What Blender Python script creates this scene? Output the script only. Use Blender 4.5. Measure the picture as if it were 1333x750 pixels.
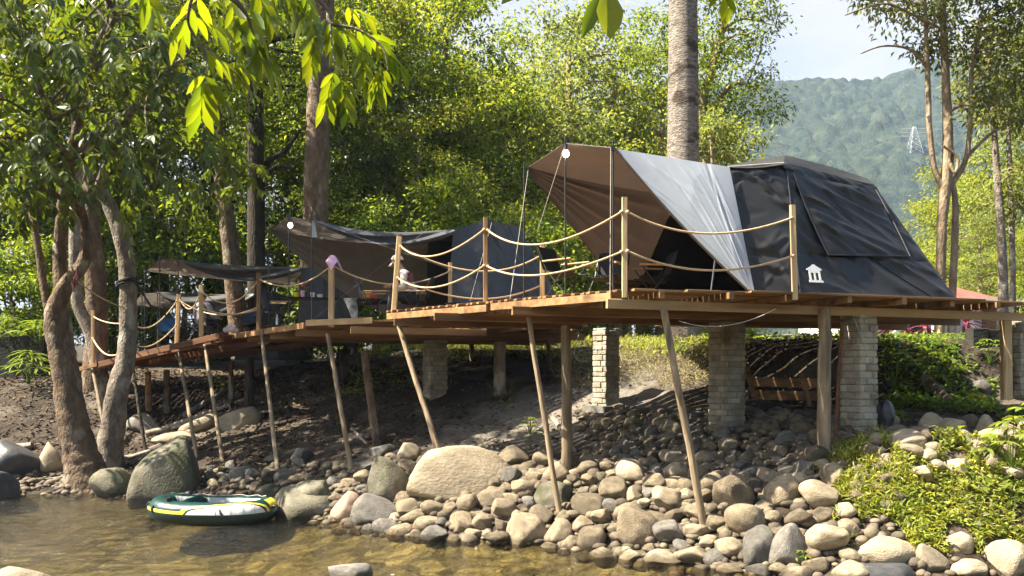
import bpy, bmesh, math, random
import numpy as np
from mathutils import Vector, Matrix
from mathutils import noise as mnoise

for _o in list(bpy.data.objects):
    bpy.data.objects.remove(_o)
SC = bpy.context.scene
COL = SC.collection
R = math.radians
random.seed(7)
RNG = np.random.default_rng(11)

# ------------------------------------------------------------------ camera, sky, sun, exposure
F, HY, CZ = 1154.0, 490.0, 2.4          # focal length and horizon row (in photo pixels), eye height above the water


def at(px, py, Y):
    """the world point seen at pixel (px, py) of the photograph when it stands Y metres in front of the camera"""
    return Vector(((px - 666.5) / F * Y, Y, CZ + (HY - py) / F * Y))


cam_data = bpy.data.cameras.new("camera")
cam = bpy.data.objects.new("camera", cam_data)
COL.objects.link(cam)
cam.location = (0, 0, CZ)
cam.rotation_euler = (R(90), 0, 0)
cam_data.sensor_width = 36.0
cam_data.lens = F / 1333.0 * 36.0
cam_data.shift_y = (HY - 375.0) / 1333.0
cam_data.clip_start = 0.05
cam_data.clip_end = 5000
SC.camera = cam

SUN_EL = R(52)
SUN_DIR = Vector((-0.985, -0.12, 0)).normalized() * math.cos(SUN_EL) + Vector((0, 0, math.sin(SUN_EL)))
sun_data = bpy.data.lights.new("sun", "SUN")
sun_data.energy = 5.0
sun_data.angle = R(0.5)
sun_data.color = (1.0, 0.91, 0.75)
sun = bpy.data.objects.new("sun", sun_data)
COL.objects.link(sun)
sun.rotation_euler = SUN_DIR.to_track_quat('Z', 'Y').to_euler()
sun.location = (-20, -8, 25)

world = bpy.data.worlds.new("World")
SC.world = world
world.use_nodes = True
wn, wl = world.node_tree.nodes, world.node_tree.links
wn.clear()
w_out = wn.new("ShaderNodeOutputWorld")
w_bg = wn.new("ShaderNodeBackground")
w_sky = wn.new("ShaderNodeTexSky")
w_sky.sky_type = 'NISHITA'
w_sky.sun_disc = False
w_sky.sun_elevation = SUN_EL
w_sky.sun_rotation = math.atan2(SUN_DIR.x, SUN_DIR.y)
w_sky.air_density = 1.3
w_sky.dust_density = 3.0
w_bg.inputs[1].default_value = 0.05
w_tc = wn.new("ShaderNodeTexCoord")
w_map = wn.new("ShaderNodeMapping")
w_map.inputs['Scale'].default_value = (1.0, 1.0, 2.6)
w_noise = wn.new("ShaderNodeTexNoise")
w_noise.inputs['Scale'].default_value = 3.2
w_noise.inputs['Detail'].default_value = 7
w_noise.inputs['Roughness'].default_value = 0.55
w_ramp = wn.new("ShaderNodeValToRGB")
w_ramp.color_ramp.elements[0].position = 0.22
w_ramp.color_ramp.elements[0].color = (0.15, 0.15, 0.15, 1)
w_ramp.color_ramp.elements[1].position = 0.52
w_ramp.color_ramp.elements[1].color = (0.95, 0.95, 0.95, 1)
w_mix = wn.new("ShaderNodeMixRGB")
w_mix.inputs[2].default_value = (4.1, 4.08, 4.35, 1)      # sunlit cloud
wl.new(w_tc.outputs['Generated'], w_map.inputs[0])
wl.new(w_map.outputs[0], w_noise.inputs['Vector'])
wl.new(w_noise.outputs[0], w_ramp.inputs[0])
w_sep = wn.new("ShaderNodeSeparateXYZ")
wl.new(w_tc.outputs['Generated'], w_sep.inputs[0])
w_low = wn.new("ShaderNodeMapRange")                    # the clouds lie low, the sky overhead is clear
w_low.inputs['From Min'].default_value = 0.62
w_low.inputs['From Max'].default_value = 0.40
wl.new(w_sep.outputs['Z'], w_low.inputs['Value'])
w_mul = wn.new("ShaderNodeMath")
w_mul.operation = 'MULTIPLY'
wl.new(w_ramp.outputs[0], w_mul.inputs[0])
wl.new(w_low.outputs[0], w_mul.inputs[1])
w_nor = wn.new("ShaderNodeMapRange")                    # and stand over the mountain, away from the sun
w_nor.inputs['From Min'].default_value = 0.15
w_nor.inputs['From Max'].default_value = 0.6
wl.new(w_sep.outputs['Y'], w_nor.inputs['Value'])
w_mu2 = wn.new("ShaderNodeMath")
w_mu2.operation = 'MULTIPLY'
wl.new(w_mul.outputs[0], w_mu2.inputs[0])
wl.new(w_nor.outputs[0], w_mu2.inputs[1])
wl.new(w_mu2.outputs[0], w_mix.inputs[0])
wl.new(w_sky.outputs[0], w_mix.inputs[1])
wl.new(w_mix.outputs[0], w_bg.inputs[0])
wl.new(w_bg.outputs[0], w_out.inputs[0])

SC.view_settings.view_transform = 'Standard'
SC.view_settings.look = 'None'
SC.view_settings.exposure = 2.12
SC.view_settings.gamma = 1
SC.view_settings.use_curve_mapping = False
SC.render.engine = 'CYCLES'
cy = SC.cycles
cy.max_bounces = 7
cy.diffuse_bounces = 2
cy.glossy_bounces = 3
cy.transmission_bounces = 4
cy.transparent_max_bounces = 8
cy.volume_bounces = 0
cy.caustics_reflective = False
cy.caustics_refractive = False
cy.sample_clamp_indirect = 6.0
cy.use_denoising = True
cy.use_adaptive_sampling = True
cy.adaptive_threshold = 0.02


# ------------------------------------------------------------------ noise (numpy)
def _hash(ix, iy, iz, seed):
    h = (ix * 374761393 + iy * 668265263 + iz * 2147483647 + seed * 1274126177).astype(np.int64)
    h = (h ^ (h >> 13)) * 1274126177
    h = h & 0x7fffffff
    h = (h ^ (h >> 16))
    return (h % 100003) / 100003.0


def vnoise(P, seed=0):
    P = np.asarray(P, float)
    I = np.floor(P).astype(np.int64)
    f = P - I
    f = f * f * (3 - 2 * f)
    out = 0
    for dx in (0, 1):
        for dy in (0, 1):
            for dz in (0, 1):
                w = (f[..., 0] if dx else 1 - f[..., 0]) * (f[..., 1] if dy else 1 - f[..., 1]) * (f[..., 2] if dz else 1 - f[..., 2])
                out = out + w * _hash(I[..., 0] + dx, I[..., 1] + dy, I[..., 2] + dz, seed)
    return out * 2 - 1


def fbm(P, oct=4, seed=0):
    P = np.asarray(P, float)
    s, a, t = 0, 1.0, 0
    for k in range(oct):
        s = s + a * vnoise(P * (2.03 ** k) + 17.3 * k, seed + k)
        t += a
        a *= 0.5
    return s / t


def n1(x, y=0.0, z=0.0, seed=0):
    p = Vector((x + seed * 7.31 + .17, y + seed * 3.77 + .31, z + .53))
    return .62 * mnoise.noise(p) + .3 * mnoise.noise(p * 2.03)


def sstep(a, b, x):
    t = np.clip((x - a) / (b - a), 0, 1)
    return t * t * (3 - 2 * t)


# ------------------------------------------------------------------ materials
def pmat(name, c1, c2=None, scale=4.0, rough=0.7, bump=0.0, bscale=None, stretch=(1, 1, 1), spec=0.3, rand=0.0,
         island=0.0, transl=0.0, tcol=None, spots=None, spot_scale=3.0, spot_lim=(0.55, 0.68), metal=0.0, coat=0.0, wave=None, bdist=.03, along=None, wet=False):
    m = bpy.data.materials.new(name)
    m.use_nodes = True
    nt = m.node_tree
    N, L = nt.nodes, nt.links
    N.clear()
    out = N.new("ShaderNodeOutputMaterial")
    b = N.new("ShaderNodeBsdfPrincipled")
    b.inputs['Roughness'].default_value = rough
    b.inputs['Specular IOR Level'].default_value = spec
    b.inputs['Metallic'].default_value = metal
    b.inputs['Coat Weight'].default_value = coat
    tc = N.new("ShaderNodeTexCoord")
    mp = N.new("ShaderNodeMapping")
    mp.inputs['Scale'].default_value = stretch
    if along is not None:                               # grain running along one horizontal direction
        mp.vector_type = 'TEXTURE'
        mp.inputs['Rotation'].default_value = (0, 0, along)
        mp.inputs['Scale'].default_value = (5.0, .45, .45)
    L.new(tc.outputs['Object'], mp.inputs[0])
    ns = N.new("ShaderNodeTexNoise")
    ns.inputs['Scale'].default_value = scale
    ns.inputs['Detail'].default_value = 8
    ns.inputs['Roughness'].default_value = 0.62
    vec = mp.outputs[0]
    if rand or spots:
        oi = N.new("ShaderNodeObjectInfo")
        ad = N.new("ShaderNodeVectorMath")
        ad.operation = 'ADD'
        ml = N.new("ShaderNodeMath")
        ml.operation = 'MULTIPLY'
        ml.inputs[1].default_value = 37.0
        L.new(oi.outputs['Random'], ml.inputs[0])
        L.new(mp.outputs[0], ad.inputs[0])
        L.new(ml.outputs[0], ad.inputs[1])
        vec = ad.outputs[0]
    L.new(vec, ns.inputs['Vector'])
    rp = N.new("ShaderNodeValToRGB")
    rp.color_ramp.elements[0].position = 0.33
    rp.color_ramp.elements[1].position = 0.67
    c2 = c2 or c1
    rp.color_ramp.elements[0].color = (*c1, 1)
    rp.color_ramp.elements[1].color = (*c2, 1)
    fac = ns.outputs['Fac']
    if wave:
        wv = N.new("ShaderNodeTexWave")
        wv.inputs['Scale'].default_value = wave[0]
        wv.inputs['Distortion'].default_value = wave[1]
        wv.inputs['Detail'].default_value = 3
        wv.bands_direction = wave[2]
        L.new(vec, wv.inputs['Vector'])
        mxw = N.new("ShaderNodeMath")
        mxw.operation = 'MULTIPLY_ADD'
        mxw.inputs[1].default_value = 0.5
        hf = N.new("ShaderNodeMath")
        hf.operation = 'MULTIPLY'
        hf.inputs[1].default_value = 0.5
        L.new(fac, hf.inputs[0])
        L.new(wv.outputs['Fac'], mxw.inputs[0])
        L.new(hf.outputs[0], mxw.inputs[2])
        fac = mxw.outputs[0]
    L.new(fac, rp.inputs[0])
    col = rp.outputs[0]
    if spots:
        n2 = N.new("ShaderNodeTexNoise")
        n2.inputs['Scale'].default_value = spot_scale
        n2.inputs['Detail'].default_value = 5
        L.new(vec, n2.inputs['Vector'])
        r2 = N.new("ShaderNodeValToRGB")
        r2.color_ramp.elements[0].position = spot_lim[0]
        r2.color_ramp.elements[1].position = spot_lim[1]
        L.new(n2.outputs['Fac'], r2.inputs[0])
        mx = N.new("ShaderNodeMixRGB")
        mx.inputs[2].default_value = (*spots, 1)
        L.new(r2.outputs[0], mx.inputs[0])
        L.new(col, mx.inputs[1])
        col = mx.outputs[0]
    if rand or island:
        hs = N.new("ShaderNodeHueSaturation")
        mr = N.new("ShaderNodeMapRange")
        k = rand or island
        mr.inputs['To Min'].default_value = 1 - k
        mr.inputs['To Max'].default_value = 1 + k
        if rand:
            L.new(oi.outputs['Random'], mr.inputs['Value'])
        else:
            ge = N.new("ShaderNodeNewGeometry")
            L.new(ge.outputs['Random Per Island'], mr.inputs['Value'])
            mr2 = N.new("ShaderNodeMapRange")
            mr2.inputs['To Min'].default_value = 0.48
            mr2.inputs['To Max'].default_value = 0.52
            fr = N.new("ShaderNodeMath")
            fr.operation = 'MULTIPLY'
            fr.inputs[1].default_value = 7.31
            fr2 = N.new("ShaderNodeMath")
            fr2.operation = 'FRACT'
            L.new(ge.outputs['Random Per Island'], fr.inputs[0])
            L.new(fr.outputs[0], fr2.inputs[0])
            L.new(fr2.outputs[0], mr2.inputs['Value'])
            L.new(mr2.outputs[0], hs.inputs['Hue'])
        L.new(mr.outputs[0], hs.inputs['Value'])
        L.new(col, hs.inputs['Color'])
        col = hs.outputs[0]
    if wet:                                             # a dark wet band where the stone meets the river
        gp = N.new("ShaderNodeNewGeometry")
        sz = N.new("ShaderNodeSeparateXYZ")
        L.new(gp.outputs['Position'], sz.inputs[0])
        nz = N.new("ShaderNodeMath")
        nz.operation = 'MULTIPLY_ADD'
        nz.inputs[1].default_value = .10
        L.new(ns.outputs['Fac'], nz.inputs[0])
        L.new(sz.outputs['Z'], nz.inputs[2])
        wr = N.new("ShaderNodeMapRange")
        wr.inputs['From Min'].default_value = .16
        wr.inputs['From Max'].default_value = .10
        wr.inputs['To Max'].default_value = .85
        L.new(nz.outputs[0], wr.inputs['Value'])
        wm = N.new("ShaderNodeMixRGB")
        wm.blend_type = 'MULTIPLY'
        wm.inputs[2].default_value = (.36, .34, .30, 1)
        L.new(wr.outputs[0], wm.inputs[0])
        L.new(col, wm.inputs[1])
        col = wm.outputs[0]
    L.new(col, b.inputs['Base Color'])
    if bump:
        bp = N.new("ShaderNodeBump")
        bp.inputs['Strength'].default_value = min(1.0, bump)
        bp.inputs['Distance'].default_value = bdist
        if bscale:
            nb = N.new("ShaderNodeTexNoise")
            nb.inputs['Scale'].default_value = bscale
            nb.inputs['Detail'].default_value = 6
            L.new(vec, nb.inputs['Vector'])
            L.new(nb.outputs['Fac'], bp.inputs['Height'])
        else:
            L.new(fac, bp.inputs['Height'])
        L.new(bp.outputs[0], b.inputs['Normal'])
    sh = b.outputs[0]
    if transl:
        tr = N.new("ShaderNodeBsdfTranslucent")
        ms = N.new("ShaderNodeMixShader")
        ms.inputs[0].default_value = transl
        if tcol:
            mt = N.new("ShaderNodeMixRGB")
            mt.blend_type = 'MULTIPLY'
            mt.inputs[0].default_value = 1
            mt.inputs[2].default_value = (*tcol, 1)
            L.new(col, mt.inputs[1])
            L.new(mt.outputs[0], tr.inputs[0])
        else:
            L.new(col, tr.inputs[0])
        L.new(sh, ms.inputs[1])
        L.new(tr.outputs[0], ms.inputs[2])
        sh = ms.outputs[0]
    L.new(sh, out.inputs[0])
    return m


def emit_mat(name, col, strength):
    m = bpy.data.materials.new(name)
    m.use_nodes = True
    N, L = m.node_tree.nodes, m.node_tree.links
    N.clear()
    o = N.new("ShaderNodeOutputMaterial")
    e = N.new("ShaderNodeEmission")
    e.inputs[0].default_value = (*col, 1)
    e.inputs[1].default_value = strength
    L.new(e.outputs[0], o.inputs[0])
    return m


TCL = (2.6, 2.3, 0.7)
M = {
    'rock': pmat('river_rock', (.135, .105, .068), (.31, .25, .165), 3.0, .82, .8, 18, rand=.42, spots=(.07, .06, .042), spot_scale=1.5, spot_lim=(.52, .75), wet=True),
    'rock_pale': pmat('pale_rock', (.23, .185, .122), (.36, .297, .205), 2.5, .82, .5, 14, rand=.2, spots=(.14, .12, .08), spot_scale=1.2, spot_lim=(.54, .8), wet=True),
    'rock_moss': pmat('mossy_rock', (.085, .078, .055), (.20, .18, .13), 2.2, .82, .7, 18, rand=.15, spots=(.055, .062, .026), spot_scale=1.3, spot_lim=(.45, .7), wet=True),
    'rock_pink': pmat('reddish_rock', (.27, .185, .13), (.38, .28, .20), 3, .8, .5, 22, rand=.15),
    'rock_grey': pmat('grey_rock', (.11, .10, .085), (.23, .21, .18), 3, .75, .8, 20, rand=.3, spots=(.065, .06, .05), spot_scale=1.4, spot_lim=(.56, .78), wet=True),
    'rock_dark': pmat('dark_wet_rock', (.045, .045, .046), (.085, .085, .085), 3, .45, .35, 22, rand=.2),
    'wood_new': pmat('fresh_timber', (.36, .23, .105), (.54, .375, .19), 3.0, .62, .25, rand=.16, along=R(19.1), spots=(.20, .105, .045), spot_scale=1.5, spot_lim=(.60, .74)),
    'wood_brown': pmat('brown_timber', (.12, .062, .026), (.35, .20, .085), 3.0, .66, .3, rand=.3, along=R(19.1), spots=(.075, .04, .02), spot_scale=1.3, spot_lim=(.55, .70)),
    'wood_red': pmat('reddish_timber', (.09, .04, .02), (.20, .095, .045), 3.0, .65, .3, rand=.25, along=R(-25)),
    'post_new': pmat('pale_sawn_post', (.42, .29, .145), (.58, .42, .23), 3.0, .62, .25, stretch=(9, 9, .7), rand=.12, spots=(.30, .17, .075), spot_scale=1.2, spot_lim=(.60, .72)),
    'post_brown': pmat('brown_sawn_post', (.15, .08, .035), (.36, .21, .10), 3.0, .66, .3, stretch=(9, 9, .7), rand=.2),
    'wood_post': pmat('weathered_pole', (.14, .10, .06), (.34, .26, .165), 2.6, .75, .35, stretch=(4, 4, .6), rand=.2, spots=(.10, .09, .06), spot_scale=2, spot_lim=(.56, .75)),
    'wood_grey': pmat('grey_driftwood', (.16, .13, .10), (.36, .31, .25), 3, .8, .4, stretch=(3, 3, 1), rand=.2),
    'brick': pmat('pale_brick', (.24, .215, .16), (.44, .40, .31), 4, .9, .6, 36, island=.22, spots=(.15, .125, .085), spot_scale=2.2, spot_lim=(.54, .70)),
    'mortar': pmat('mortar', (.20, .19, .16), (.28, .26, .22), 9, .92, .4),
    'rope': pmat('manila_rope', (.44, .31, .17), (.62, .48, .30), 40, .85, .4),
    'rope_white': pmat('white_cord', (.42, .38, .31), (.54, .50, .42), 20, .8),
    'cord_black': pmat('black_strap', (.02, .02, .022), (.03, .03, .03), 10, .7),
    'tent_black': pmat('black_canvas', (.010, .0102, .0106), (.016, .0163, .0169), 5, .50, .15, 90, spec=.5),
    'tent_navy': pmat('navy_canvas', (.030, .033, .038), (.044, .048, .054), 5, .44, .12, 90, spec=.5),
    'tent_roof': pmat('charcoal_roof_canvas', (.030, .029, .027), (.045, .043, .040), 4, .5, .1, 80, spec=.4),
    'tent_brown': pmat('brown_awning_lining', (.085, .066, .053), (.108, .084, .068), 3, .5, .08, 90, transl=.15, tcol=(1.3, 1.12, 1.0), spec=.35),
    'tent_taupe': pmat('taupe_awning_lining', (.115, .108, .101), (.15, .142, .133), 3, .5, .08, 90, transl=.30, tcol=(1.2, 1.1, 1.0), spec=.3),
    'silver': pmat('silver_coated_canvas', (.48, .52, .57), (.56, .60, .65), 3, .5, .08, 70, spec=.35, transl=.3),
    'white': pmat('white_print', (.78, .78, .76), (.82, .82, .80), 6, .6),
    'metal_black': pmat('black_tube', (.018, .018, .019), (.028, .028, .028), 8, .42, spec=.5),
    'metal_grey': pmat('grey_tube', (.30, .30, .31), (.40, .40, .40), 8, .35, metal=.8),
    'cloth_black': pmat('black_mesh_cloth', (.016, .016, .018), (.024, .024, .026), 30, .85, .1),
    'cloth_navy': pmat('navy_cloth', (.022, .035, .062), (.034, .050, .085), 12, .8, .1),
    'cloth_blue': pmat('blue_cloth', (.02, .07, .16), (.03, .10, .22), 12, .8, .1),
    'cloth_pink': pmat('pink_cloth', (.72, .46, .66), (.80, .55, .74), 12, .85, .1, transl=.25),
    'cloth_cream': pmat('cream_cotton', (.62, .57, .50), (.72, .67, .60), 9, .85, .15),
    'cloth_white': pmat('white_cotton', (.74, .74, .74), (.80, .80, .80), 9, .85, .1),
    'cloth_maroon': pmat('maroon_knit', (.15, .06, .05), (.21, .09, .075), 40, .9, .3),
    'cloth_dark': pmat('charcoal_trousers', (.028, .028, .032), (.045, .045, .05), 14, .85, .1),
    'cloth_grey': pmat('grey_cotton', (.22, .23, .26), (.30, .31, .34), 10, .85, .1),
    'skin': pmat('skin', (.42, .24, .155), (.48, .28, .18), 9, .55, .03),
    'hair': pmat('black_hair', (.012, .010, .009), (.022, .018, .016), 40, .5, .2),
    'bag': pmat('black_plastic_bag', (.03, .03, .035), (.06, .055, .06), 6, .35, .2, spec=.5),
    'bag_red': pmat('maroon_plastic', (.16, .04, .05), (.22, .07, .07), 6, .4, .2),
    'r_green': pmat('green_vinyl', (.004, .030, .028), (.007, .045, .040), 4, .35, .03, spec=.45),
    'r_dark': pmat('dark_green_vinyl', (.004, .018, .018), (.006, .024, .022), 4, .3, .03, spec=.5),
    'r_yellow': pmat('yellow_vinyl', (.72, .55, .05), (.80, .62, .07), 6, .35, spec=.5),
    'r_white': pmat('white_vinyl', (.50, .50, .48), (.60, .60, .58), 6, .4, spec=.4, spots=(.36, .36, .33), spot_scale=6, spot_lim=(.58, .75)),
    'r_grey': pmat('grey_vinyl', (.22, .25, .25), (.30, .32, .32), 6, .45, spec=.4),
    'bark_brown': pmat('brown_bark', (.07, .047, .03), (.20, .14, .09), 5.0, .92, 1.0, 22, stretch=(1, 1, .55), spots=(.30, .26, .20), spot_scale=3.4, spot_lim=(.56, .70), bdist=.06),
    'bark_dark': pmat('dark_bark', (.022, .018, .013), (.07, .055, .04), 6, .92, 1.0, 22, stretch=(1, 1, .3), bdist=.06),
    'bark_grey': pmat('grey_bark', (.10, .082, .062), (.27, .225, .18), 6, .92, 1.0, 24, stretch=(1, 1, .6), spots=(.36, .33, .28), spot_scale=4, spot_lim=(.55, .68), bdist=.05),
    'bark_ring': pmat('ringed_grey_bark', (.12, .10, .082), (.40, .35, .295), 6, .92, 1.0, 14, stretch=(1.2, 1.2, 3.2), spots=(.085, .065, .05), spot_scale=1.4, spot_lim=(.55, .64), bdist=.09),
    'bark_tan': pmat('tan_bark', (.17, .12, .072), (.35, .27, .175), 6, .92, .9, 20, stretch=(1, 1, .5), spots=(.42, .37, .29), spot_scale=4, spot_lim=(.57, .70), bdist=.05),
    'leaf_dark': pmat('dark_glossy_leaf', (.050, .082, .014), (.085, .12, .02), 1.5, .38, island=.55, transl=.38, tcol=TCL, spec=.4),
    'leaf_big': pmat('large_glossy_leaf', (.060, .095, .014), (.088, .125, .018), 1.5, .34, island=.3, transl=.55, tcol=(4.0, 3.4, .4), spec=.5),
    'leaf_mid': pmat('mid_green_leaf', (.085, .140, .020), (.145, .195, .032), .8, .5, island=.55, transl=.42, tcol=TCL),
    'leaf_light': pmat('light_green_leaf', (.125, .17, .026), (.19, .215, .045), .8, .5, island=.5, transl=.44, tcol=TCL),
    'leaf_pale': pmat('pale_yellow_green_leaf', (.145, .185, .045), (.21, .24, .085), .8, .55, island=.5, transl=.44, tcol=(1.9, 1.8, .8)),
    'leaf_olive': pmat('olive_leaf', (.105, .135, .034), (.175, .19, .062), .8, .5, island=.5, transl=.42, tcol=(1.9, 1.8, .8)),
    'leaf_grass': pmat('ground_cover_leaf', (.17, .215, .03), (.29, .305, .065), 2, .5, island=.6, transl=.35, tcol=TCL),
    'leaf_dry': pmat('dry_fallen_leaf', (.065, .042, .025), (.15, .105, .06), 3, .85, island=.5),
    'leaf_dryg': pmat('dry_grass', (.22, .20, .085), (.34, .29, .14), 3, .8, island=.4, transl=.2),
    'leaf_pink': pmat('pink_cordyline_leaf', (.42, .06, .13), (.60, .16, .24), 3, .45, island=.35, transl=.3),
    'wall_white': pmat('white_plaster', (.70, .68, .64), (.78, .76, .72), 2, .85, .1),
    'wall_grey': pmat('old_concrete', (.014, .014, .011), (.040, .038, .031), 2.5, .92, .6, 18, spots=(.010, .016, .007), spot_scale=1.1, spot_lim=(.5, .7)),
    'wall_block': pmat('pale_concrete', (.13, .125, .11), (.22, .21, .185), 2.5, .92, .4, 18),
    'roof_red': pmat('red_roof_sheet', (.24, .07, .055), (.32, .11, .085), 2, .55, .1),
    'roof_tan': pmat('faded_roof_sheet', (.17, .155, .135), (.24, .22, .19), 2, .65, .1),
    'glass_dark': pmat('dark_glass', (.02, .025, .03), (.03, .035, .04), 3, .12, spec=.6),
    'door_wood': pmat('brown_door', (.20, .11, .055), (.28, .16, .08), 5, .6),
    'pylon': pmat('galvanised_lattice', (.34, .36, .37), (.42, .43, .44), 2, .5),
    'plastic_yellow': pmat('yellow_plastic', (.75, .60, .08), (.8, .65, .1), 5, .4),
    'plastic_red': pmat('red_packet', (.55, .06, .04), (.65, .12, .06), 5, .4),
    'plastic_orange': pmat('orange_packet', (.70, .28, .05), (.75, .34, .06), 5, .4),
    'stripe_bag': pmat('black_and_white_bag', (.03, .03, .03), (.72, .72, .70), 7, .6),
    'bulb': emit_mat('lit_bulb', (1.0, .93, .78), 6.0),
}


# ------------------------------------------------------------------ mesh helpers
class MB:
    def __init__(s):
        s.v, s.f = [], []

    def raw(s, vs, fs):
        o = len(s.v)
        s.v += [tuple(x) for x in vs]
        s.f += [tuple(o + i for i in q) for q in fs]
        return s

    def box(s, c, size, rot=None):
        h = Vector(size) * .5
        vs = [Vector((x * h.x, y * h.y, z * h.z)) for x in (-1, 1) for y in (-1, 1) for z in (-1, 1)]
        if rot is not None:
            vs = [rot @ v for v in vs]
        return s.raw([v + Vector(c) for v in vs],
                     [(0, 1, 3, 2), (4, 6, 7, 5), (0, 4, 5, 1), (2, 3, 7, 6), (0, 2, 6, 4), (1, 5, 7, 3)])

    def bar(s, p0, p1, w, h, up=(0, 0, 1), chamfer=0.0):
        """rectangular bar between two points: w across, h along `up`"""
        p0, p1 = Vector(p0), Vector(p1)
        d = (p1 - p0).normalized()
        side = d.cross(Vector(up))
        if side.length < 1e-4:
            side = d.cross(Vector((1, 0, 0)))
        side.normalize()
        u = side.cross(d).normalized()
        c = chamfer or min(w, h) * .12
        prof = [(-w / 2 + c, -h / 2), (w / 2 - c, -h / 2), (w / 2, -h / 2 + c), (w / 2, h / 2 - c), (w / 2 - c, h / 2), (-w / 2 + c, h / 2), (-w / 2, h / 2 - c), (-w / 2, -h / 2 + c)]
        vs = [p + side * a + u * b for p in (p0, p1) for a, b in prof]
        fs = [(i, (i + 1) % 8, 8 + (i + 1) % 8, 8 + i) for i in range(8)]
        fs += [tuple(range(7, -1, -1)), tuple(range(8, 16))]
        return s.raw(vs, fs)

    def tube(s, path, radii, n=8, caps=True, lump=0.0, seed=0):
        path = [Vector(p) for p in path]
        if not hasattr(radii, '__len__'):
            radii = [radii] * len(path)
        vs = []
        ref = None
        for i, p in enumerate(path):
            d = (path[min(i + 1, len(path) - 1)] - path[max(i - 1, 0)])
            if d.length < 1e-9:
                d = Vector((0, 0, 1))
            d.normalize()
            if ref is None:
                ref = d.cross(Vector((0.3, 0.9, 0.2)))
                if ref.length < .1:
                    ref = d.cross(Vector((1, 0, 0)))
            ref = (ref - d * ref.dot(d)).normalized()
            w = d.cross(ref)
            for k in range(n):
                a = 2 * math.pi * k / n
                r = radii[i]
                if lump:
                    r *= 1 + lump * math.sin(a * 3 + i * .37 + seed) * .6 + lump * math.sin(a * 5 - i * .9 + seed * 2) * .5 + lump * math.sin(i * 1.7 + a + seed) * .5
                vs.append(p + (ref * math.cos(a) + w * math.sin(a)) * r)
        fs = []
        for i in range(len(path) - 1):
            for k in range(n):
                k2 = (k + 1) % n
                fs.append((i * n + k, i * n + k2, (i + 1) * n + k2, (i + 1) * n + k))
        if caps:
            fs.append(tuple(range(n - 1, -1, -1)))
            fs.append(tuple((len(path) - 1) * n + k for k in range(n)))
        return s.raw(vs, fs)

    def grid(s, fn, nu, nv, thick=0.0):
        P = [[Vector(fn(i / nu, j / nv)) for j in range(nv + 1)] for i in range(nu + 1)]
        vs = [P[i][j] for i in range(nu + 1) for j in range(nv + 1)]
        w = nv + 1
        fs = [(i * w + j, (i + 1) * w + j, (i + 1) * w + j + 1, i * w + j + 1) for i in range(nu) for j in range(nv)]
        if thick:
            m = len(vs)
            back = []
            for i in range(nu + 1):
                for j in range(nv + 1):
                    du = P[min(i + 1, nu)][j] - P[max(i - 1, 0)][j]
                    dv = P[i][min(j + 1, nv)] - P[i][max(j - 1, 0)]
                    nn = du.cross(dv)
                    nn = nn.normalized() if nn.length > 1e-9 else Vector((0, 0, 1))
                    back.append(P[i][j] - nn * thick)
            vs += back
            fs += [tuple(m + k for k in reversed(q)) for q in list(fs)]
            b = [i * w for i in range(nu + 1)] + [nu * w + j for j in range(1, nv + 1)] + [i * w + nv for i in range(nu - 1, -1, -1)] + [j for j in range(nv - 1, 0, -1)]
            for k in range(len(b)):
                a, c = b[k], b[(k + 1) % len(b)]
                fs.append((c, a, m + a, m + c))
        return s.raw(vs, fs)

    def ball(s, c, r, n=10, m=7):
        if not hasattr(r, '__len__'):
            r = (r, r, r)
        vs = [Vector(c) + Vector((0, 0, r[2]))]
        for i in range(1, m):
            t = math.pi * i / m
            for k in range(n):
                a = 2 * math.pi * k / n
                vs.append(Vector(c) + Vector((r[0] * math.sin(t) * math.cos(a), r[1] * math.sin(t) * math.sin(a), r[2] * math.cos(t))))
        vs.append(Vector(c) - Vector((0, 0, r[2])))
        fs = [(0, 1 + k, 1 + (k + 1) % n) for k in range(n)]
        for i in range(m - 2):
            for k in range(n):
                fs.append((1 + i * n + k, 1 + (i + 1) * n + k, 1 + (i + 1) * n + (k + 1) % n, 1 + i * n + (k + 1) % n))
        e = len(vs) - 1
        fs += [(e, 1 + (m - 2) * n + (k + 1) % n, 1 + (m - 2) * n + k) for k in range(n)]
        return s.raw(vs, fs)

    def build(s, name, mat, parent=None, smooth=False, label=None):
        off = wloc(parent)
        me = bpy.data.meshes.new(name)
        me.from_pydata([(x[0] - off[0], x[1] - off[1], x[2] - off[2]) for x in s.v], [], s.f)
        if smooth:
            me.polygons.foreach_set('use_smooth', [True] * len(me.polygons))
            me.set_sharp_from_angle(angle=R(42))
        me.materials.append(mat)
        return link(name, me, parent, label)


def wloc(o):
    v = Vector((0, 0, 0))
    while o is not None:
        v += o.location
        o = o.parent
    return v


def link(name, data, parent=None, label=None):
    o = bpy.data.objects.new(name, data)
    COL.objects.link(o)
    if parent is not None:
        o.parent = parent
    if label:
        o['label'] = label
    return o


def tag(o, label=None, cat=None, group=None, kind=None):
    if label:
        o['label'] = label
    if cat:
        o['category'] = cat
    if group:
        o['group'] = group
    if kind:
        o['kind'] = kind
    return o


def thing(name, label, cat, loc=(0, 0, 0), group=None):
    o = bpy.data.objects.new(name, None)
    o.empty_display_size = .2
    COL.objects.link(o)
    o.location = loc
    return tag(o, label, cat, group)


def copy_tree(o, parent=None):
    c = o.copy()
    COL.objects.link(c)
    if parent is not None:
        c.parent = parent
    for ch in list(o.children):
        copy_tree(ch, c)
    return c


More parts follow.
